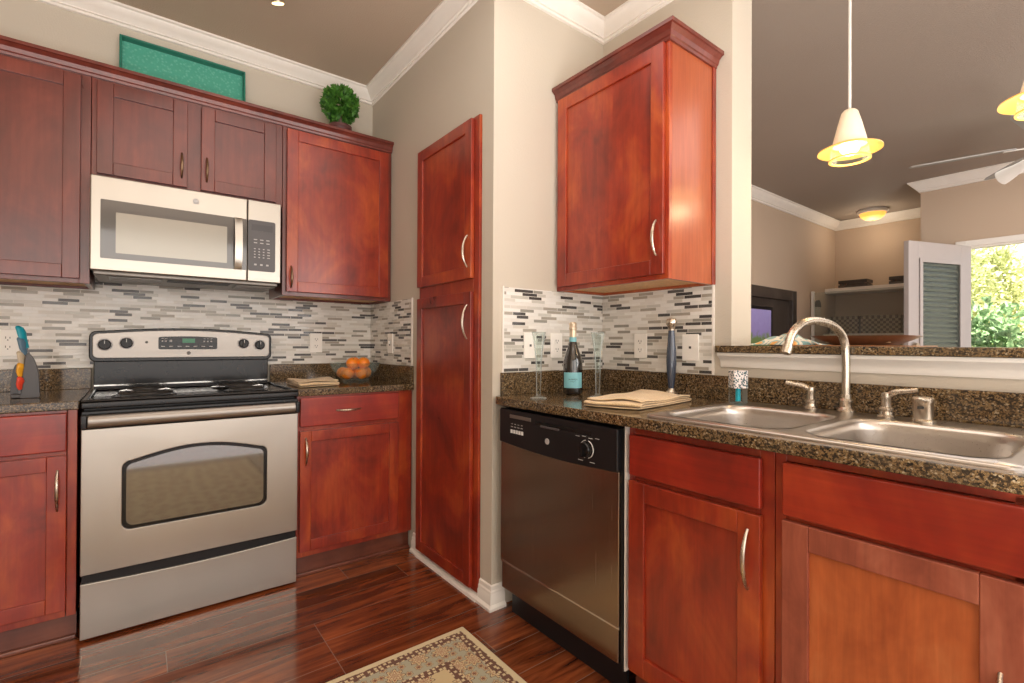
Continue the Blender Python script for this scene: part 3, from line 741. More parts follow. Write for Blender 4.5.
# ------------------------------------------------------------------ range
def make_range():
    x0, x1 = -1.377, -.610; yf = -.640
    t = thing('range', 'stainless electric range with black coil cooktop and green clock display', 'stove', ((x0+x1)/2, yf, 0))
    cx = (x0+x1)/2; X0 = x0-cx; X1 = x1-cx       # local: y=0 at the front plane, +y towards the wall
    B = -yf-.014
    mesh_obj('body', boxes((X0+.004, X1-.004, .035, B, .03, .895)), 'black_plastic', t, bevel=.003)
    mesh_obj('foot', boxes((X0+.03, X0+.06, .06, .09, 0, .03), (X1-.06, X1-.03, .06, .09, 0, .03), (X0+.03, X0+.06, B-.09, B-.06, 0, .03), (X1-.06, X1-.03, B-.09, B-.06, 0, .03)), 'black_plastic', t)
    # storage drawer with a bowed top edge
    b = bmesh.new(); n = 20
    pts = [(X0, .012), (X1, .012)]+[(X1+(X0-X1)*k/n, .222-.010*sin(pi*k/n)) for k in range(n+1)]
    prism(b, pts, -.004, .035)
    mesh_obj('storage_drawer', b, 'stainless_light', t, bevel=.003)
    b = boxes((X0+.004, X1-.004, .004, .035, .200, .262))
    vt = mesh_obj('vent_strip', b, 'black_plastic', t)
    # oven door: frame with an arched window
    win = arched(-.262, .252, .402, .672, .040, .03)
    b = bmesh.new(); O = [(X0, .256), (X1, .256), (X1, .806), (X0, .806)]; es = []; L = []
    for y in (-.012, .030):
        loops = []
        es = []
        for pts in (O, win):
            vs = [b.verts.new((a, y, c)) for a, c in pts]; loops.append(vs)
            es += [b.edges.new((vs[i], vs[(i+1) % len(vs)])) for i in range(len(vs))]
        bmesh.ops.triangle_fill(b, edges=es, use_beauty=True); L.append(loops)
    for p_, q_ in zip(*L):
        for i in range(len(p_)):
            j = (i+1) % len(p_); b.faces.new((p_[i], p_[j], q_[j], q_[i]))
    door = mesh_obj('oven_door', b, 'stainless_light', t, bevel=.003)
    b = bmesh.new(); prism(b, arched(-.264, .254, .400, .674, .040, .032), -.004, .010)
    mesh_obj('window_border', b, 'black_enamel', door)
    b = bmesh.new(); prism(b, arched(-.249, .239, .415, .660, .038, .026), -.006, -.0035)
    mesh_obj('oven_window', b, 'oven_glass', door)
    # handle: full width bar under black top strip
    b = bmesh.new(); prism(b, [(-.052, .815), (-.058, .823), (-.060, .838), (-.058, .852), (-.050, .862), (-.034, .862), (-.030, .838), (-.034, .815)], X0+.020, X1-.020, 'X')
    hd = mesh_obj('handle', b, 'stainless', door, bevel=.003)
    mesh_obj('end_cap', boxes((X0, X0+.020, -.056, -.012, .812, .864)), 'black_enamel', hd, bevel=.004)
    mesh_obj('end_cap', boxes((X1-.020, X1, -.056, -.012, .812, .864)), 'black_enamel', hd, bevel=.004)
    mesh_obj('door_top_trim', boxes((X0, X1, -.014, .03, .807, .874)), 'black_enamel', door, bevel=.004)
    # cooktop
    bm = boxes((X0-.001, X1+.001, -.020, B-.055, .884, .908))
    rim = [(X0-.001, X1+.001, -.020, .010, .908, .918), (X0-.001, X0+.018, .010, B-.055, .908, .918), (X1-.018, X1+.001, .010, B-.055, .908, .918), (X0+.018, X1-.018, B-.08, B-.055, .908, .918)]
    for r_ in rim: box(bm, *r_)
    top = mesh_obj('cooktop', bm, 'black_enamel', t, bevel=.005, seg=3)
    for bx, by, R in ((-.190, .165, .095), (.195, .165, .072), (-.185, .420, .075), (.195, .420, .095)):
        b = bmesh.new(); lathe(b, [(R+.018, .0), (R+.022, .006), (R+.010, .008), (R*.8, -.004+.006), (.02, .0015)], 40, (bx, by, .908))
        pan = mesh_obj('drip_pan', b, 'chrome', top, smooth=True)
        b = bmesh.new(); pts = []; turns = 4; N = 130
        for k in range(N+1):
            a = 2*pi*turns*k/N; r_ = .018+(R-.018)*k/N; pts.append((bx+r_*cos(a), by+r_*sin(a), .923))
        tube(b, pts, .0052, 8)
        cl = mesh_obj('coil', b, 'coil_black', top, smooth=True)
    # backguard
    yb = B-.075
    mesh_obj('backguard_lower', boxes((X0+.004, X1-.018, yb+.012, B, .905, 1.055)), 'black_enamel', t, bevel=.004)
    mesh_obj('chrome_line', boxes((X0+.006, X1-.020, yb+.006, yb+.013, .928, .934)), 'chrome', t)
    b = bmesh.new(); prism(b, arched(X0-.013, X1-.004, 1.042, 1.188, .020, .028), yb, B)
    mesh_obj('backguard', b, 'black_enamel', t, bevel=.005, seg=3)
    b = bmesh.new(); prism(b, arched(X0+.000, X1-.016, 1.059, 1.177, .020, .022), yb-.008, yb+.002)
    panel = mesh_obj('control_panel', b, 'stainless', t, bevel=.003)
    yp = yb-.008
    for kx, kz in ((-.339, 1.124), (-.2585, 1.132), (.2395, 1.132), (.3185, 1.124)):
        b = bmesh.new(); lathe(b, [(.029, -.001), (.029, 0)], 28, (kx, yp-.0002, kz), 'Y')
        rg = mesh_obj('dial_ring', b, 'grey_print', panel)
        b = bmesh.new(); lathe(b, [(.0235, 0), (.0235, -.012), (.020, -.016), (.0, -.016)], 28, (kx, yp-.001, kz), 'Y', cap=False)
        box(b, kx-.005, kx+.005, yp-.028, yp-.010, kz-.020, kz+.021)
        k_ = mesh_obj('knob', b, 'black_plastic', panel, smooth=True)
        mesh_obj('pointer', boxes((kx-.0012, kx+.0012, yp-.0288, yp-.0278, kz+.004, kz+.020)), 'white_print', k_)
    b = bmesh.new(); lathe(b, [(.006, -.0015), (.006, 0)], 16, (-.1815, yp, 1.136), 'Y'); mesh_obj('indicator_light', b, 'socket_dark', panel)
    b = bmesh.new(); prism(b, arched(-.1345, .1165, 1.101, 1.163, .004, .008), yp-.004, yp+.001)
    disp = mesh_obj('display_panel', b, 'black_enamel', panel)
    b = boxes((-.036, .018, yp-.0046, yp-.0040, 1.134, 1.156)); mesh_obj('clock_display', b, 'display_green', disp)
    b = bmesh.new()
    random.seed(3)
    for k in range(7):
        xx = -.124+.034*k; box(b, xx, xx+.016, yp-.0045, yp-.0040, 1.114, 1.118)
    for xx in (-.122, -.108, .054, .070, .086):
        box(b, xx, xx+.007, yp-.0045, yp-.0040, 1.139, 1.145); box(b, xx, xx+.010, yp-.0045, yp-.0040, 1.154, 1.156)
    lathe(b, [(.006, -.0005), (.006, 0)], 14, (-.084, yp-.004, 1.144), 'Y')
    mesh_obj('button', b, 'grey_print', disp)
    b = bmesh.new(); lathe(b, [(.0085, -.0015), (.0085, 0)], 24, (-.0085, yp, 1.082), 'Y')
    lg = mesh_obj('emblem', b, 'socket_dark', panel)
    text('emblem_letters', 'GE', .0085, 'white_print', lg, (-.0085, yp-.002, 1.082), (pi/2, 0, 0))
make_range()

# ------------------------------------------------------------------ microwave
def make_microwave():
    x0, x1, z0, z1, yf = -1.373, -.634, 1.440, 1.842, -.392
    t = thing('microwave', 'stainless over-the-range microwave with vertical bar handle and grey keypad', 'microwave', (x0, yf, 0))
    W = x1-x0; D = -yf-.01
    mesh_obj('body', boxes((.004, W-.002, .03, D, z0+.004, z1)), 'black_plastic', t)
    mesh_obj('vent_underside', boxes((.01, W-.01, .02, D-.01, z0-.018, z0+.003)), 'grille_grey', t, bevel=.006)
    for a, c in ((.06, .25), (W-.19, W-.04)):
        b = bmesh.new(); box(b, a, c, .05, .21, z0-.0195, z0-.0175)
        for k in range(9): box(b, a, c, .05+k*.018, .058+k*.018, z0-.022, z0-.018)
        mesh_obj('filter_grille', b, 'grille_grey', t)
    mesh_obj('lamp_strip', boxes((.27, W-.22, .05, .075, z0-.022, z0-.018), (.27, W-.22, .10, .12, z0-.022, z0-.018)), 'black_plastic', t)
    xs = .588
    door = mesh_obj('door', boxes((0, xs-.0012, 0, .03, z0, z1)), 'stainless_light', t, bevel=.006, seg=3)
    b = bmesh.new(); prism(b, rrect(.034, xs-.004, z0+.052, z1-.100, .004), -.0015, .003)
    g = mesh_obj('door_glass', b, 'microwave_glass', door)
    b = bmesh.new(); prism(b, rrect(.085, xs-.088, z0+.078, z1-.150, .003), -.0022, -.001)
    mesh_obj('window_screen', b, 'microwave_screen', g)
    b = bmesh.new(); n = 14; hx = xs-.042
    prf = []
    for k in range(n+1):
        u = k/n; prf.append((-.030*sin(pi*u)**.5 if 0 < u < 1 else -.004, z0+.052+(z1-.100-z0-.052)*u))
    A = [(y-.006, z) for y, z in prf]+[(y+.002, z) for y, z in reversed(prf)]
    prism(b, A, hx-.016, hx+.016, 'X')
    mesh_obj('handle', b, 'stainless_light', door, smooth=True)
    pn = mesh_obj('control_side', boxes((xs+.0012, W, 0, .03, z0, z1)), 'stainless_light', t, bevel=.004, seg=3)
    b = bmesh.new(); prism(b, rrect(xs+.002, W-.026, z0+.052, z1-.098, .010), -.002, .003)
    kp = mesh_obj('keypad', b, 'dark_grey_panel', pn)
    mesh_obj('display', boxes((xs+.016, W-.038, -.0023, -.0018, z1-.150, z1-.118)), 'keypad_display', kp)
    b = bmesh.new()
    kx = [xs+.028+.020*i for i in range(4)]
    for r_, zz in enumerate((.160, .146, .132, .118)):
        for i in range(4): box(b, kx[i], kx[i]+(.007 if i < 3 else .012), -.0026, -.0018, z0+zz, z0+zz+.0045)
    for zz in (.190, .206):
        for i in range(3): box(b, xs+.027+.028*i, xs+.042+.028*i, -.0026, -.0018, z0+zz, z0+zz+.004)
    for i in range(3): box(b, xs+.029+.027*i, xs+.040+.027*i, -.0026, -.0018, z0+.080, z0+.088)
    mesh_obj('key_marking', b, 'grey_print', kp)
    b = bmesh.new(); lathe(b, [(.013, -.0015), (.013, 0)], 26, (W*.505, 0, z1-.050), 'Y')
    em = mesh_obj('emblem', b, 'grey_print', door)
    text('emblem_letters', 'GE', .012, 'white_print', em, (W*.505, -.0018, z1-.050), (pi/2, 0, 0))
make_microwave()

# ------------------------------------------------------------------ dishwasher
def make_dishwasher():
    ya, yb, xf = -1.432, -2.064, .008
    t = thing('dishwasher', 'stainless dishwasher with black control panel, under the granite counter', 'dishwasher', (xf, ya, 0), -pi/2)
    W = ya-yb
    mesh_obj('body', boxes((.006, W-.006, .030, .60, .10, .872)), 'black_plastic', t)
    b = bmesh.new(); n = 24
    pts = [(0, .722), (0, .868), (W, .868), (W, .722)]
    pts = [(0, .868), (0, .730)]+[(W*k/n, .730-.012*sin(pi*k/n)) for k in range(1, n)]+[(W, .730), (W, .868)]
    prism(b, pts, -.014, .03)
    cp = mesh_obj('control_panel', b, 'black_plastic', t, bevel=.005, seg=3)
    b = bmesh.new(); prism(b, [(0, .236), (0, .730)]+[(W*k/n, .730-.012*sin(pi*k/n)) for k in range(1, n)]+[(W, .730), (W, .236)], -.006, .03)
    mesh_obj('door', b, 'stainless_brown', t, bevel=.003)
    mesh_obj('access_panel', boxes((.004, W-.004, -.002, .03, .118, .230)), 'stainless_brown', t, bevel=.004)
    mesh_obj('panel_rail', boxes((.0, W, -.004, .012, .228, .237)), 'chrome', t, bevel=.001)
    mesh_obj('toe_plate', boxes((.01, W-.01, .05, .06, 0, .118)), 'black_plastic', t)
    # latch recess, vent, buttons, badge, dial
    mesh_obj('latch_recess', boxes((.23, .52, -.0146, -.0135, .828, .844)), 'black_enamel', cp)
    mesh_obj('latch', boxes((.265, .365, -.020, -.0135, .824, .831)), 'dark_grey_panel', cp, bevel=.002)
    mesh_obj('vent', boxes((.072, .205, -.016, -.0135, .836, .850)), 'grille_grey', cp, bevel=.001)
    b = bmesh.new()
    for k in range(5):
        box(b, .078+k*.017, .090+k*.017, -.016, -.0135, .776, .790)
    mesh_obj('button', b, 'white_print', cp)
    b = bmesh.new()
    for k in range(4): box(b, .079+k*.021, .092+k*.021, -.0148, -.0135, .800, .803); box(b, .081+k*.021, .091+k*.021, -.0148, -.0135, .812, .814)
    mesh_obj('button_marking', b, 'grey_print', cp)
    b = bmesh.new(); lathe(b, [(.011, -.016), (.011, -.0135)], 24, (.300, 0, .776), 'Y')
    mesh_obj('badge', b, 'grey_print', cp)
    dx, dz = .500, .782
    b = bmesh.new()
    for (a0, a1) in ((100, 160), (170, 255), (-75, 75)):
        pts = [(dx+.030*cos(radians(a0+(a1-a0)*k/12)), -.0146, dz+.030*sin(radians(a0+(a1-a0)*k/12))) for k in range(13)]
        tube(b, pts, .0014, 6)
    for k in range(4): box(b, dx-.052+k*.030, dx-.034+k*.030, -.0148, -.0135, dz+.038+.003*(k%2), dz+.0395+.003*(k%2))
    for k in range(2): box(b, dx-.040+k*.054, dx-.018+k*.054, -.0148, -.0135, dz-.042, dz-.0402)
    mesh_obj('dial_marking', b, 'white_print', cp)
    b = bmesh.new(); lathe(b, [(.025, -.0135), (.025, -.028), (.022, -.032), (0, -.032)], 28, (dx, 0, dz), 'Y', cap=False); box(b, dx-.005, dx+.005, -.044, -.030, dz-.022, dz+.022)
    mesh_obj('dial', b, 'black_enamel', cp, smooth=True)
    fl = mesh_obj('side_trim', boxes((W+.001, W+.010, .004, .03, .10, .868)), 'black_plastic', t)
make_dishwasher()
o = mesh_obj('filler_strip', boxes((.012, .04, -2.0835, -2.079, .105, .878)), 'white_enamel'); tag(o, 'thin light filler strip between the dishwasher and the cherry cabinet', 'filler strip')

# ------------------------------------------------------------------ sink and taps
def rr2(x0, x1, y0, y1, r, n=6): return rrect(x0, x1, y0, y1, r, n)
def make_sink():
    t = thing('sink', 'double-bowl stainless drop-in sink in the granite counter', 'sink')
    z = .921
    outer = rr2(SX0, SX1, SY1, SY0, .03)
    bowls = [(SX0+.035, .500, -2.525, SY0-.030), (SX0+.035, .500, SY1+.030, -2.560)]
    hs = [rr2(a, b_, c, d, .075) for a, b_, c, d in bowls]
    bm = bmesh.new(); es = []
    allv = []
    for pts in [outer]+hs:
        v, e = loop_edges(bm, pts, z); es += e; allv.append(v)
    bmesh.ops.triangle_fill(bm, edges=es, use_beauty=True)
    # rolled outer rim
    prev = allv[0]
    for off, zz in ((.003, -.003), (.003, -.007)):
        cx, cy = (SX0+SX1)/2, (SY0+SY1)/2
        ring = [bm.verts.new((x+(off if x > cx else -off), y+(off if y > cy else -off), z+zz)) for x, y in outer]
        for i in range(len(ring)):
            j = (i+1) % len(ring); bm.faces.new((prev[i], prev[j], ring[j], ring[i]))
        prev = ring
    rim = mesh_obj('rim', bm, 'sink_steel', t, smooth=True, angle=50)
    for (a, b_, c, d) in bowls:
        bm = bmesh.new(); prev = None
        for ins, zz, r in ((-.002, .0004, .077), (.002, -.0006, .075), (.006, -.004, .073), (.010, -.012, .072), (.012, -.03, .072), (.014, -.12, .070), (.022, -.160, .066), (.042, -.178, .052), (.10, -.184, .03)):
            pts = rr2(a+ins, b_-ins, c+ins, d-ins, r)
            ring = [bm.verts.new((x, y, z+zz+.0006)) for x, y in pts]
            if prev:
                for i in range(len(ring)):
                    j = (i+1) % len(ring); bm.faces.new((prev[i], prev[j], ring[j], ring[i]))
            prev = ring
        bm.faces.new(prev)
        bw = mesh_obj('bowl', bm, 'sink_steel', t, smooth=True, angle=80)
        b = lathe(bmesh.new(), [(.045, 0), (.045, .004), (.036, .004), (.030, -.002), (.0, -.002)], 28, ((a+b_)/2, (c+d)/2, z-.184), cap=False)
        mesh_obj('drain', b, 'chrome', t, smooth=True)
make_sink()
TX = .585; TZ = .9215
def make_faucet():
    t = thing('faucet', 'tall brushed nickel gooseneck faucet arching over the sink', 'faucet', (.632, -2.485, TZ))
    b = bmesh.new(); lathe(b, [(.026, 0), (.026, .005), (.021, .010), (.018, .014), (.018, .026), (.0205, .030), (.0205, .036), (.015, .042), (.015, .055)], 28)
    mesh_obj('base', b, 'nickel', t, smooth=True)
    P = smooth_path([(0, 0, .045), (0, 0, .10), (0, 0, .168), (-.006, .001, .217), (-.026, .004, .250), (-.078, .012, .279), (-.155, .028, .292), (-.220, .042, .284), (-.272, .052, .253), (-.300, .058, .198)], 6)
    b = bmesh.new(); tube(b, P, .0122, 18)
    mesh_obj('spout', b, 'nickel', t, smooth=True, angle=60)
    d = (Vector(P[-1])-Vector(P[-4])).normalized(); e = Vector(P[-1])
    b = bmesh.new(); tube(b, [e-d*.016, e+d*.008], .0142, 18); mesh_obj('aerator', b, 'nickel', t, smooth=True, angle=60)
    return t
def lever(t, loc, dirv, L=.07):
    b = bmesh.new(); lathe(b, [(.022, 0), (.022, .004), (.017, .008), (.015, .018), (.018, .022), (.018, .027), (.0125, .032), (.0115, .055), (.013, .062), (.011, .072), (.0, .075)], 24, cap=False)
    h = mesh_obj('handle', b, 'nickel', t, smooth=True); h.location = loc
    dx, dy = dirv
    P = smooth_path([(0, 0, .062), (dx*.3*L, dy*.3*L, .076), (dx*.65*L, dy*.65*L, .081), (dx*L, dy*L, .086)], 6)
    b = bmesh.new(); n = len(P); tube(b, P, .01, 12, [.010-.003*i/n for i in range(n)])
    mesh_obj('lever', b, 'nickel', h, smooth=True, angle=60)
ft = make_faucet()
lever(ft, (-.020, .098, 0), (-.35, .93), .075)
lever(ft, (-.050, -.122, 0), (.0, -1.0), .075)
t = thing('sink_vent_cap', 'short brushed nickel air gap cylinder at the sink back, rightmost of the fittings', 'air gap', (.555, -2.700, TZ))
b = bmesh.new(); lathe(b, [(.029, 0), (.029, .005), (.023, .009), (.023, .052), (.025, .055), (.025, .066), (.022, .070), (.0, .070)], 28, cap=False); mesh_obj('cap', b, 'nickel', t, smooth=True)
mesh_obj('cap_slot', boxes((-.027, -.021, -.007, .007, .038, .045)), 'socket_dark', t)

# soap pump bottle by the sink
t = thing('soap_bottle', 'clear square bottle with patterned white band and turquoise core, at the sink corner', 'soap bottle', (.560, -2.160, TZ), radians(-38))
b = bmesh.new(); prism(b, rrect(-.0255, .0255, -.0255, .0255, .006), 0, .112, 'Z'); mesh_obj('glass_body', b, 'flute_glass', t, bevel=.002)
b = bmesh.new(); lathe(b, [(.009, .006), (.009, .060)], 20); mesh_obj('turquoise_core', b, 'soap_teal', t, smooth=True)
b = bmesh.new(); prism(b, rrect(-.0265, .0265, -.0265, .0265, .006), .056, .121, 'Z'); mesh_obj('patterned_sleeve', b, 'soap_sleeve', t)

# ------------------------------------------------------------------ counter objects
CTZ = CT1+.0005
t = thing('bottle', 'dark sparkling wine bottle with pale blue label and gold foil top', 'bottle', (.330, -1.525, CTZ))
b = bmesh.new(); lathe(b, [(.0, .004), (.030, .0), (.041, .004), (.0435, .012), (.0435, .115), (.042, .145), (.035, .175), (.024, .205), (.016, .235), (.0145, .255), (.0145, .285)], 36, cap=False); mesh_obj('glass_body', b, 'bottle_glass', t, smooth=True)
b = bmesh.new(); lathe(b, [(.0148, .252), (.0155, .262), (.0152, .285), (.018, .288), (.0185, .296), (.0155, .300), (.0175, .312), (.013, .320), (.0, .321)], 28, cap=False); mesh_obj('foil', b, 'gold_foil', t, smooth=True)
b = bmesh.new(); lathe(b, [(.0165, .232), (.0160, .254), (.0152, .254)], 28, cap=False); mesh_obj('neck_band', b, 'label_blue', t, smooth=True)
def arc_label(a0, a1, r, z0, z1):
    b = bmesh.new(); n = 16; A = []; 
    for k in range(n+1):
        a = radians(a0+(a1-a0)*k/n); A.append([b.verts.new((r*cos(a), r*sin(a), z)) for z in (z0, z1)])
    for p_, q_ in zip(A, A[1:]): b.faces.new((p_[0], q_[0], q_[1], p_[1]))
    return b
da = math.degrees(math.atan2(-3.0841+1.525, -1.2157-.330))
lb = mesh_obj('label', arc_label(da-62, da+62, .0441, .030, .098), 'label_blue', t, smooth=True)
text('label_letters', 'LA MARCA', .0085, 'socket_dark', lb, (.0450*cos(radians(da)), .0450*sin(radians(da)), .068), (pi/2, 0, radians(da+90)), .0002)
text('label_letters', 'PROSECCO', .0045, 'socket_dark', lb, (.0450*cos(radians(da)), .0450*sin(radians(da)), .058), (pi/2, 0, radians(da+90)), .0002)
def flute(loc, label):
    b = bmesh.new()
    lathe(b, [(.0, .001), (.034, .0), (.036, .002), (.030, .006), (.012, .012), (.009, .022), (.010, .06), (.0125, .13), (.0165, .19), (.024, .240), (.030, .272), (.0285, .272), (.022, .238), (.0148, .19), (.010, .14), (.006, .11), (0, .10)], 32, cap=False)
    o = mesh_obj('champagne_flute', b, 'flute_glass', smooth=True, angle=80); o.location = loc
    tag(o, label, 'glass')
flute((.083, -1.578, CTZ), 'clear glass flute at the counter end, left of the bottle')
flute((.310, -1.692, CTZ), 'clear glass flute between the bottle and the beige towel')
t = thing('pepper_mill', 'tall slim blue-grey mill with a silver knob and foot', 'pepper mill', (.622, -1.832, CTZ))
b = bmesh.new(); lathe(b, [(.0, 0), (.030, 0), (.030, .006), (.022, .016), (.014, .028), (.014, .034)], 28, cap=False); mesh_obj('foot', b, 'nickel', t, smooth=True)
b = bmesh.new(); lathe(b, [(.012, .032), (.015, .06), (.019, .10), (.0215, .15), (.0205, .19), (.016, .24), (.013, .285)], 28); mesh_obj('body', b, 'mill_blue', t, smooth=True)
b = bmesh.new(); lathe(b, [(.014, .284), (.016, .300), (.022, .310), (.024, .322), (.020, .334), (.0, .340)], 28, cap=False); mesh_obj('knob', b, 'nickel', t, smooth=True)

def folded(name, label, corners, mat, layers=4, th=.008, z=CTZ):
    """one cloth folded back and forth: a zigzag with round turns, swept between the corners FL, FR, BR, BL"""
    P = [Vector((x, y)) for x, y in corners]
    rnd = random.Random(len(label)); ph = [rnd.uniform(0, 6) for _ in range(8)]
    path = []                                   # (s along front-to-back, height)
    for L in range(layers):
        h0 = th*(L+.45); a, b_ = (0.0+.012*L, 1.0-.02*L) if L % 2 == 0 else (1.0-.02*(L-1), 0.0+.012*(L+1))
        for k in range(15): path.append((a+(b_-a)*k/14, h0, L))
        if L < layers-1:
            sg = 1 if L % 2 == 0 else -1
            for k in range(1, 6):
                t_ = pi*k/6; path.append((b_+sg*.022*sin(t_), h0+th*.5*(1-cos(t_)), L+k/6))
    bm = bmesh.new(); N = 22; rows = []
    for s_, h_, L in path:
        row = []
        for j_ in range(N+1):
            v = j_/N; u = s_+.012*sin(5*v+ph[0]+L*.7)+.006*sin(13*v+ph[1])
            vv = v+.010*sin(5*s_+ph[2]+L*1.3)+.012*(L % 2)
            p = (P[0]*(1-vv)+P[1]*vv)*(1-u)+(P[3]*(1-vv)+P[2]*vv)*u
            wv = (L/max(1, layers-1))*(.0030*sin(7*v+3*s_+ph[3])+.0022*sin(11*s_-4*v+ph[4])+.003*max(0, 1-abs(s_-.12)*9)*(1+sin(6*v+ph[5])))
            row.append(bm.verts.new((p.x, p.y, z+.001+h_+wv)))
        rows.append(row)
    for A, B in zip(rows, rows[1:]):
        for j_ in range(N): bm.faces.new((A[j_], A[j_+1], B[j_+1], B[j_]))
    o = mesh_obj(name, bm, mat, smooth=True, angle=0)
    m_ = o.modifiers.new('solid', 'SOLIDIFY'); m_.thickness = th*.62; m_.offset = 0
    m_ = o.modifiers.new('soft', 'SUBSURF'); m_.levels = 1; m_.render_levels = 1
    return tag(o, label, 'towel')
folded('dish_towel', 'folded beige towel lying by the sink, in front of the pepper mill', [(.050, -1.855), (.115, -2.050), (.500, -2.000), (.530, -1.745)], 'towel_cloth', 4, .0075)
folded('dish_towel', 'folded beige towel beside the range, left of the orange bowl', [(-.585, -.560), (-.375, -.520), (-.345, -.230), (-.570, -.245)], 'towel_cloth', 4, .007)

# bowl of oranges
BX, BYY = -.200, -.262
b = bmesh.new(); lathe(b, [(.0, .004), (.070, .0), (.074, .006), (.095, .028), (.125, .066), (.142, .108), (.138, .108), (.120, .066), (.090, .032), (.06, .012), (0, .012)], 48, (0, 0, 0), cap=False)
o = mesh_obj('fruit_bowl', b, 'bowl_glass', smooth=True, angle=80); o.location = (BX, BYY, CTZ); tag(o, 'clear glass bowl of oranges on the corner counter', 'bowl')
R = .0345
orr = [(-.055, -.035, .048, 'lowest left'), (-.055, .045, .048, ''), (.015, -.062, .048, ''), (.062, .0, .050, ''), (.01, .02, .046, ''), (-.022, -.018, .104, ''), (.038, -.035, .106, ''), (.015, .050, .104, '')]
olab = ['orange at the left side of the glass bowl', 'orange at the back left of the glass bowl', 'orange lowest in the middle front of the bowl', 'orange at the right side of the glass bowl', 'orange in the middle bottom of the glass bowl, mostly hidden', 'orange in the upper layer of the bowl, left front', 'orange in the upper layer of the bowl, right front', 'orange in the upper layer of the bowl, at the back']
def orange_mesh():
    b = bmesh.new(); prof = []
    for k in range(17):
        a = -pi/2+pi*k/16; prof.append((R*cos(a)*1.02 if 0 < k < 16 else 0.0003, R*sin(a)*.96-(.0015 if k in (15, 16) else 0)))
    lathe(b, prof, 24); return b
for (ox, oy, oz, _), lb_ in zip(orr, olab):
    o = mesh_obj('orange', orange_mesh(), 'orange_peel', smooth=True, angle=80); o.location = (BX+ox, BYY+oy, CTZ+oz); o.rotation_euler = (random.uniform(-.6, .6), random.uniform(-.6, .6), 0)
    tag(o, lb_, 'orange', 'oranges in the glass bowl')
    s = mesh_obj('stem_button', lathe(bmesh.new(), [(.003, R*.93), (.0035, R*.96), (.002, R*.975)], 8), 'box_leaf', o)

# knife stand with colourful knives
kt = thing('knife_stand', 'dark grey fin-shaped knife stand at the left end of the counter', 'knife stand', (-1.530, -.40, CTZ))
def fin(pts, y0, y1):
    b = bmesh.new(); P = smooth_path([(x, 0, z) for x, z in pts], 5); P = [(p.x, max(0, p.z)) for p in P][:-1]
    prism(b, P, y0, y1); return b
mesh_obj('side_panel', fin([(-.044, 0), (.010, 0), (.013, .03), (.008, .105), (-.005, .155), (-.020, .176), (-.029, .160), (-.035, .10), (-.044, 0)], -.012, .0), 'knife_grey', kt, bevel=.002)
mesh_obj('side_panel', fin([(-.074, 0), (-.050, 0), (-.050, .07), (-.054, .115), (-.060, .132), (-.069, .105), (-.075, .04), (-.074, 0)], .030, .042), 'knife_grey', kt, bevel=.002)
mesh_obj('base_block', boxes((-.070, .004, .0, .030, 0, .016)), 'knife_grey', kt, bevel=.003)
kn = [('knife_teal', -.040, .240, .046, .019, -16, 'turquoise knife handle standing topmost in the stand'), ('knife_blue', -.039, .204, .036, .017, -14, 'slate blue knife handle just under the turquoise one'), ('knife_cream', -.041, .151, .033, .016, -10, 'cream knife handle in the middle of the stand'), ('knife_yellow', -.043, .111, .027, .017, 0, 'yellow knife handle low in the stand'), ('knife_red', -.042, .060, .025, .016, 0, 'red knife handle lowest in the stand')]
for i, (m, kx, kz, hh, rr, tilt, lb_) in enumerate(kn):
    yy = -.40+.026-.009*i
    o = empty('knife', (-1.530+kx, yy-.012, CTZ+kz)); tag(o, lb_, 'knife', 'knives in the grey stand'); o.rotation_euler = (0, radians(tilt), 0)
    b = bmesh.new(); tube(b, [(.002, 0, -hh), (.0, 0, -hh*.7), (-.001, 0, -hh*.2), (.002, 0, hh*.3), (.001, 0, hh*.7), (-.004, 0, hh*.93), (-.006, 0, hh)], rr, 16, [rr*.35, rr*.55, rr*.72, rr*.85, rr*.75, rr*.45, rr*.15], flat=.45)
    # (flat side faces the room)
    mesh_obj('handle', b, m, o, smooth=True, angle=70)
    mesh_obj('blade', boxes((-.003, .003, -.0008, .0008, -max(hh+.012, min(kz-.02, .13)), -hh*.9)), 'dark_grey_panel', o)

# tray and topiary on top of the cabinets
t = thing('decor_tray', 'rectangular turquoise tray leaning on the wall above the cabinets', 'tray', (-1.018, -.030, 2.362))
t.rotation_euler = (radians(-5), 0, 0)
hw, hh = .272, .272
b = bmesh.new(); box(b, -hw+.008, hw-.008, 0, .006, .008, hh-.008); mesh_obj('tray_bottom', b, 'teal_hammered', t)
mesh_obj('tray_rim', boxes((-hw, -hw+.009, -.038, .006, 0, hh), (hw-.009, hw, -.038, .006, 0, hh), (-hw+.009, hw-.009, -.038, .006, 0, .009), (-hw+.009, hw-.009, -.038, .006, hh-.009, hh)), 'teal_dark', t, bevel=.002)
def leaf_cloud(b, c, rad, n, size, rng, shell=.55, droop=0):
    for _ in range(n):
        d = Vector((rng.gauss(0, 1), rng.gauss(0, 1), rng.gauss(0, 1))).normalized()
        r = shell+(1-shell)*rng.random()**.6
        p = Vector((c[0]+d.x*rad[0]*r, c[1]+d.y*rad[1]*r, c[2]+d.z*rad[2]*r))
        up = (d+Vector((rng.gauss(0, .5), rng.gauss(0, .5), rng.gauss(0, .5)))).normalized()
        sd = up.cross(Vector((rng.gauss(0, 1), rng.gauss(0, 1), rng.gauss(0, 1)))).normalized(); nn = up.cross(sd)
        s = size*rng.uniform(.7, 1.25)
        q = [p-up*s*.5, p+sd*s*.3+nn*s*.08, p+up*s*.55, p-sd*s*.3+nn*s*.08]
        vs = [b.verts.new(v) for v in q]
        b.faces.new((vs[0], vs[1], vs[2])); b.faces.new((vs[0], vs[2], vs[3]))
rng = random.Random(5)
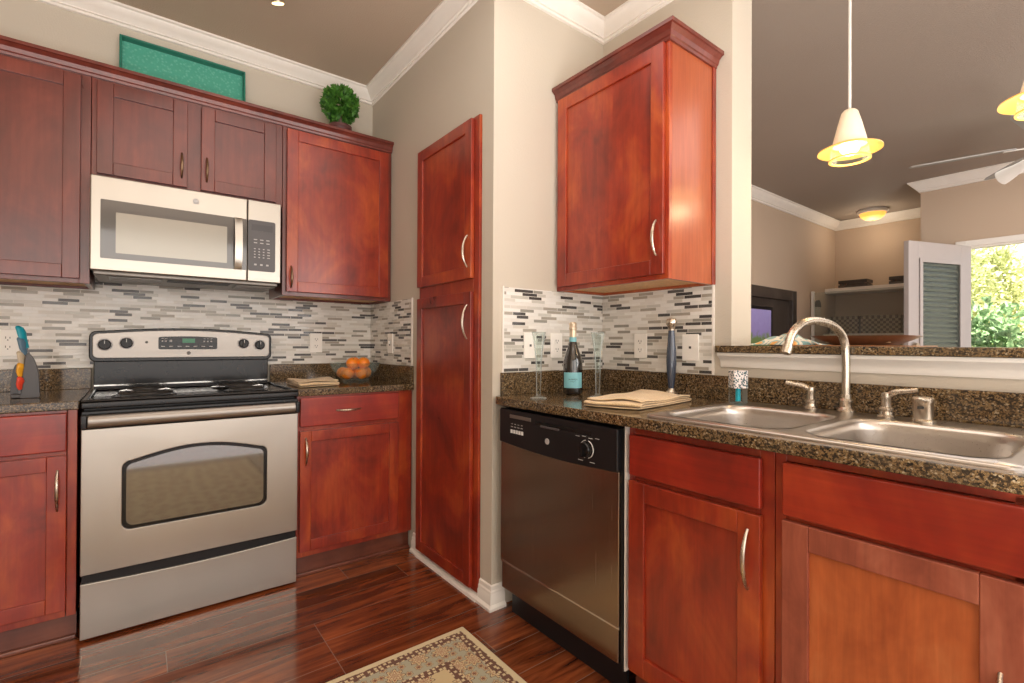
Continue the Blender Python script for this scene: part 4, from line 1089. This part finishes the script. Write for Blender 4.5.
t = thing('topiary_ball', 'round green boxwood topiary ball in a small pot above the corner cabinet', 'plant', (-.275, -.200, 2.302))
b = bmesh.new(); leaf_cloud(b, (0, 0, .235), (.103, .103, .103), 1000, .037, rng, .6); mesh_obj('foliage', b, 'box_leaf', t)
b = bmesh.new(); lathe(b, [(.0, 0), (.045, 0), (.055, .06), (.062, .085), (.066, .09), (.066, .105), (.058, .105), (.05, .095), (0, .09)], 28, cap=False); mesh_obj('pot', b, 'pot_brown', t, smooth=True)
b = bmesh.new(); tube(b, [(0, 0, .09), (0, 0, .2)], .012, 8); mesh_obj('stem', b, 'bark', t)

# rug
b = bmesh.new(); prism(b, rrect(-1.63, -.176, -3.72, -1.422, .004, 2), .0005, .009, 'Z')
tag(mesh_obj('rug', b, 'persian_rug', bevel=.002), 'patterned beige, sage and brown rug on the wood floor', 'rug')

# ------------------------------------------------------------------ on the bar ledge
LZ = 1.1345
t = thing('serving_tray', 'large shallow brown wooden tray on the bar ledge', 'tray', (.925, -2.450, LZ+.004))
b = bmesh.new()
outl = [(.135*math.copysign(abs(cos(2*pi*k/40))**.5, cos(2*pi*k/40)), .155*math.copysign(abs(sin(2*pi*k/40))**.5, sin(2*pi*k/40))) for k in range(40)]
rings = []
for s, z in ((.60, 0), (.62, .003), (1.0, .030), (1.03, .034), (.98, .034), (.60, .008)):
    rings.append([b.verts.new((x*s, y*s, z)) for x, y in outl])
for A, B in zip(rings, rings[1:]):
    for i in range(40):
        j = (i+1) % 40; b.faces.new((A[i], A[j], B[j], B[i]))
b.faces.new(rings[0]); b.faces.new(rings[-1])
mesh_obj('tray_body', b, 'brown_tray_wood', t, smooth=True, angle=40)
o = mesh_obj('book', boxes((-.085, .085, -.105, .095, 0, .024)), 'towel_cloth', bevel=.003); o.location = (.925, -2.445, LZ+.0125); tag(o, 'flat cream folded napkin pile lying in the brown tray', 'napkin'); o.name = 'napkin'
b = bmesh.new(); prism(b, rrect(-.15, .16, -.19, .20, .02), 0, .003, 'Z'); o = mesh_obj('placemat', b, 'mat_cloth'); o.location = (.93, -2.44, LZ+.0003); tag(o, 'tan woven placemat under the brown tray', 'placemat')
b = bmesh.new(); N = 26; rg = random.Random(11); H = {}
grid = []
for i in range(N+1):
    row = []
    for j in range(N+1):
        u, v = i/N-.5, j/N-.5
        x = u*.24+.02*sin(6*v); y = v*.24+.015*sin(7*u)
        m = max(0, 1-(abs(u*2)**2.2))*max(0, 1-(abs(v*2)**2.4))
        h = .002+m*(.018+.016*abs(sin(9*u+4*v))+.018*abs(cos(7*v-3*u+.5)))
        row.append(b.verts.new((x, y, h)))
    grid.append(row)
for i in range(N):
    for j in range(N): b.faces.new((grid[i][j], grid[i+1][j], grid[i+1][j+1], grid[i][j+1]))
o = mesh_obj('napkin', b, 'printed_cloth', smooth=True, angle=0); o.location = (.95, -2.165, LZ+.001)
s = o.modifiers.new('solid', 'SOLIDIFY'); s.thickness = .002; s.offset = 1
tag(o, 'crumpled blue, white and orange printed napkin on the bar ledge', 'napkin')

# ------------------------------------------------------------------ lamps
def pendant(loc, label):
    x, y, zb = loc
    t = thing('pendant_lamp', label, 'lamp', (x, y, zb), group='pendant lamps over the bar')
    top = CZ-zb
    b = bmesh.new(); lathe(b, [(.06, top-.03), (.06, top-.001), (0, top-.001)], 28, cap=False); b.faces.ensure_lookup_table(); mesh_obj('canopy', b, 'white_enamel', t, smooth=True)
    b = bmesh.new(); tube(b, [(0, 0, .19), (0, 0, top-.02)], .0055, 8); mesh_obj('cord', b, 'white_enamel', t, smooth=True)
    b = bmesh.new(); lathe(b, [(.0, .195), (.020, .193), (.028, .184), (.040, .14), (.056, .072), (.058, .056), (.054, .056), (.036, .14), (.018, .18), (0, .182)], 36, cap=False); mesh_obj('shade', b, 'frosted_shade', t, smooth=True, angle=80)
    b = bmesh.new(); lathe(b, [(.060, .058), (.070, .055), (.107, .038), (.108, .033), (.070, .048), (.060, .050)], 44, cap=False); mesh_obj('brim', b, 'amber_glow', t, smooth=True, angle=80)
    b = bmesh.new(); lathe(b, [(.064, .052), (.066, .006), (.068, .0), (.064, 0), (.0625, .006), (.061, .052)], 36, cap=False); mesh_obj('glass_ring', b, 'bowl_glass', t, smooth=True, angle=80)
    b = bmesh.new(); lathe(b, [(.0662, .004), (.0700, .002), (.0700, -.004), (.0620, -.004), (.0620, .002)], 36, cap=False); mesh_obj('ring_rim', b, 'amber_glow', t, smooth=True, angle=80)
    b = bmesh.new(); lathe(b, [(.004, .015), (.02, .020), (.033, .038), (.032, .056), (.018, .08), (.014, .11)], 24); mesh_obj('bulb', b, 'bulb_glow', t, smooth=True)
    light('pendant_bulb_light', 'POINT', (x, y, zb-.05), 1.6, (1, .74, .42), size=.04)
pendant((1.000, -2.377, 1.868), 'pendant lamp with amber brim hanging over the bar, nearer the wall end')
pendant((1.000, -2.900, 1.868), 'pendant lamp cut by the right edge of the photo, over the bar')

t = thing('ceiling_lamp', 'amber bowl flush ceiling lamp with white rim in the far living room nook', 'lamp', (5.80, -1.085, CZ))
b = bmesh.new(); lathe(b, [(.0, -.001), (.15, -.001), (.158, -.02), (.148, -.04), (.13, -.045)], 40, cap=False); mesh_obj('rim', b, 'white_enamel', t, smooth=True)
b = bmesh.new(); lathe(b, [(.134, -.040), (.120, -.08), (.085, -.108), (.045, -.120), (.0, -.122)], 40, cap=False); mesh_obj('bowl', b, 'dome_glow', t, smooth=True)
b = bmesh.new(); lathe(b, [(.0, -.120), (.010, -.122), (.008, -.132), (0, -.135)], 16, cap=False); mesh_obj('finial', b, 'gold_foil', t, smooth=True)

light('nook_lamp_light', 'POINT', (5.80, -1.085, CZ-.25), 4, (1, .86, .68), size=.1)
def spot_head(parent, loc, dirv, L=.11, r=.034, mat='white_enamel', e=3):
    d = Vector(dirv).normalized(); p = Vector(loc)
    b = bmesh.new(); tube(b, [p, p+d*L*.15, p+d*L*.6, p+d*L*.85, p+d*L], r, 22, [r*.45, r*.62, r*.75, r*.98, r*1.05])
    h = mesh_obj('spot_head', b, mat, parent, smooth=True, angle=50)
    b = bmesh.new(); tube(b, [p+d*(L+.0005), p+d*(L+.003)], r*.9, 22); mesh_obj('bulb_face', b, 'spot_glow', h)
# kitchen track light
t = thing('track_light', 'kitchen ceiling track lamp, only one glowing spot head showing at the top edge', 'lamp', (0, 0, 0))
TLX, TLY = -.735, -.79
mesh_obj('track', boxes((-1.9, -.60, TLY-.018, TLY+.018, CZ-.022, CZ-.001)), 'nickel', t, bevel=.003)
for hx in (TLX-.02, -1.20, -1.66):
    b = bmesh.new(); tube(b, [(hx, TLY, CZ-.02), (hx, TLY, CZ-.075)], .006, 8); mesh_obj('stem', b, 'nickel', t)
    spot_head(t, (hx, TLY, CZ-.07), (.22, .25, -.8), .085, .027, 'nickel')

# ceiling fan in the living room
FXX, FYY, FZ = 3.60, -2.72, 2.49
t = thing('ceiling_fan', 'ceiling fan with shade-toned blades and white spot lamps, partly outside the right edge', 'fan', (FXX, FYY, FZ))
b = bmesh.new(); lathe(b, [(.0, -.06), (.07, -.06), (.10, -.04), (.105, .02), (.08, .05), (.03, .06), (.014, .07), (.014, CZ-FZ-.05), (.06, CZ-FZ-.03), (.065, CZ-FZ-.001), (0, CZ-FZ-.001)], 32, cap=False); mesh_obj('motor', b, 'white_enamel', t, smooth=True, angle=40)
for k in range(5):
    a = radians(103-72*k)
    m = Matrix.Rotation(a, 4, 'Z') @ Matrix.Rotation(radians(-11), 4, 'X')
    b = bmesh.new(); prism(b, [(.18, -.045), (.30, -.062), (.68, -.070), (.735, -.055), (.75, 0), (.735, .055), (.68, .070), (.30, .062), (.18, .045)], -.004, .004, 'Z')
    b.transform(m); bl = mesh_obj('blade', b, 'fan_blade_shaded', t)
    b = bmesh.new(); prism(b, [(.09, -.018), (.24, -.030), (.24, .030), (.09, .018)], -.010, -.004, 'Z'); b.transform(m); mesh_obj('bracket', b, 'white_enamel', bl)
for k in range(3):
    a = radians(65+120*k)
    spot_head(t, (.07*cos(a), .07*sin(a), -.06), (cos(a), sin(a), -.35), .24, .050)

# ------------------------------------------------------------------ living room
# dark wood hutch against the side wall
t = thing('media_cabinet', 'dark wood wall unit framing the television in the living room', 'cabinet', (0, 0, 0))
x0, x1, z1, yb, yf = 2.90, 4.885, 1.765, -.558, -.610
mesh_obj('frame', boxes((x0, x0+.11, yf, yb, 0, z1), (x1-.11, x1, yf, yb, 0, z1), (x0+.11, x1-.11, yf, yb, z1-.12, z1), (x0+.11, x1-.11, yf, yb, 0, .60)), 'espresso_wood', t, bevel=.005)
mesh_obj('back_panel', boxes((x0+.11, x1-.11, yb-.012, yb-.001, .60, z1-.12)), 'espresso_wood', t)
t = thing('television', 'black framed television with purple picture inside the dark wood unit', 'television', (0, 0, 0))
mesh_obj('screen_frame', boxes((3.30, 4.31, -.598, -.572, .68, 1.555)), 'black_plastic', t, bevel=.005)
mesh_obj('picture', boxes((3.335, 4.26, -.6005, -.5985, .72, 1.515)), 'television_picture', t)
mesh_obj('stand', boxes((3.6, 4.0, -.608, -.571, .601, .615), (3.76, 3.84, -.592, -.575, .615, .69)), 'black_plastic', t)
# glass screen in front of the nook
t = thing('glass_screen', 'grey glass screen with slim white post in front of the nook shelves', 'glass screen', (0, 0, 0))
mesh_obj('glass', boxes((5.395, 5.405, -1.66, -.60, .05, 1.785)), 'screen_glass', t)
mesh_obj('post', boxes((5.38, 5.42, -.600, -.570, 0, 1.80)), 'white_trim', t, bevel=.003)
mesh_obj('bottom_rail', boxes((5.38, 5.42, -1.66, -.60, 0, .05)), 'white_trim', t)
# nook shelf, counter, boxes and baskets
tag(mesh_obj('wall_shelf', boxes((5.84, 6.199, -1.714, -.556, 1.805, 1.865)), 'white_trim', bevel=.004), 'white floating shelf in the living room nook, slatted boxes on it', 'shelf')
tag(mesh_obj('low_shelf', boxes((5.80, 6.199, -1.714, -.556, 1.235, 1.285)), 'white_trim', bevel=.004), 'lower white shelf in the nook, woven baskets on it', 'shelf')
def slat_box(y0, y1, label):
    t_ = thing('slatted_box', label, 'box', (5.90, (y0+y1)/2, 1.8655), 0)
    h = (y1-y0)/2
    for z0_, z1_ in ((.0, .040), (.055, .095)):
        mesh_obj('slat_band', boxes((0, .012, -h, h, z0_, z1_), (.20, .212, -h, h, z0_, z1_), (.012, .20, -h, -h+.012, z0_, z1_), (.012, .20, h-.012, h, z0_, z1_)), 'espresso_wood', t_)
    mesh_obj('post', boxes((.012, .03, -h+.012, -h+.03, 0, .095), (.012, .03, h-.03, h-.012, 0, .095), (.18, .20, -h+.012, -h+.03, 0, .095), (.18, .20, h-.03, h-.012, 0, .095)), 'brown_tray_wood', t_)
    mesh_obj('lining', boxes((.012, .20, -h+.013, h-.013, 0, .005)), 'brown_tray_wood', t_)
slat_box(-1.00, -.69, 'slatted brown box on the upper nook shelf, near the corner')
slat_box(-1.50, -1.22, 'slatted brown box on the upper nook shelf, beside the open door')
def basket(y0, y1, label):
    t_ = thing('woven_basket', label, 'basket', (5.86, (y0+y1)/2, 1.2855)); h = (y1-y0)/2
    b = boxes((0, .01, -h, h, 0, .21), (.26, .27, -h, h, 0, .21), (.01, .26, -h, -h+.01, 0, .21), (.01, .26, h-.01, h, 0, .21), (.01, .26, -h+.01, h-.01, 0, .01))
    mesh_obj('woven_side', b, 'woven_basket', t_)
    mesh_obj('rim', boxes((-.004, .014, -h-.004, h+.004, .205, .218), (.256, .274, -h-.004, h+.004, .205, .218), (.014, .256, -h-.004, -h+.014, .205, .218), (.014, .256, h-.014, h+.004, .205, .218)), 'woven_basket', t_, bevel=.003)
basket(-.925, -.605, 'grey-brown woven basket on the lower nook shelf, near the corner')
basket(-1.345, -.945, 'grey-brown woven basket on the lower nook shelf, beside the open door')
# arched wall plaque
t = thing('wall_plaque', 'small pale wall plaque with dark arched top in the nook', 'plaque', (5.60, -.556, 1.42))
b = bmesh.new(); prism(b, rrect(-.055, .055, 0, .20, .01), -.02, 0); mesh_obj('plate', b, 'concrete', t)
b = bmesh.new(); pts = [(.075*cos(pi*k/14), .20+.09*sin(pi*k/14)) for k in range(15)]; prism(b, pts, -.022, -.001); mesh_obj('arch', b, 'espresso_wood', t)

# ------------------------------------------------------------------ outside
struct('ground', boxes((5.1, 16, -8, 4, -.12, -.061)), 'concrete')
o = thing('building', 'pale stucco wall glimpsed outside the door, right of the bushes', 'building', (0, 0, 0))
mesh_obj('wall', boxes((13.0, 13.3, -5.6, -.95, -.06, 4.6)), 'stucco_white', o)
mesh_obj('parapet', boxes((12.95, 13.35, -5.65, -.90, 4.6, 4.75)), 'stucco_white', o)
def bush(name, label, c, rad, n, size, mat, seed, trunkz):
    t_ = thing(name, label, 'plant', (c[0], c[1], -.06)); rg_ = random.Random(seed)
    b = bmesh.new()
    for _ in range(9):
        q = (rg_.uniform(-.5, .5)*rad[0], rg_.uniform(-.5, .5)*rad[1], c[2]+.06+rg_.uniform(-.55, .55)*rad[2])
        leaf_cloud(b, q, tuple(r*.55 for r in rad), n//9, size, rg_, .4)
    mesh_obj('foliage', b, mat, t_)
    b = bmesh.new()
    for k in range(4):
        a = 2*pi*k/4+.4; pts = smooth_path([(.05*cos(a), .05*sin(a), 0), (.15*cos(a), .15*sin(a), c[2]*.5), (.4*rad[0]*cos(a), .4*rad[1]*sin(a), c[2])], 4)
        tube(b, pts, .03, 6)
    mesh_obj('stem', b, 'bark', t_, smooth=True)
bush('hedge', 'tall sunlit yellow-green hedge outside the patio door', (9.4, -1.03, 1.7), (.8, .85, 1.75), 7000, .10, 'hedge_leaf', 2, 1)
bush('hedge', 'sunlit hedge further behind, its edge beside the stucco wall', (11.3, -1.2, 1.6), (.7, .70, 1.7), 5000, .11, 'hedge_leaf', 4, 1)
bush('shrub', 'broad round-leafed green shrub nearest outside the patio door', (7.6, -1.95, 1.15), (.5, .55, .62), 620, .13, 'sea_leaf', 3, 1)
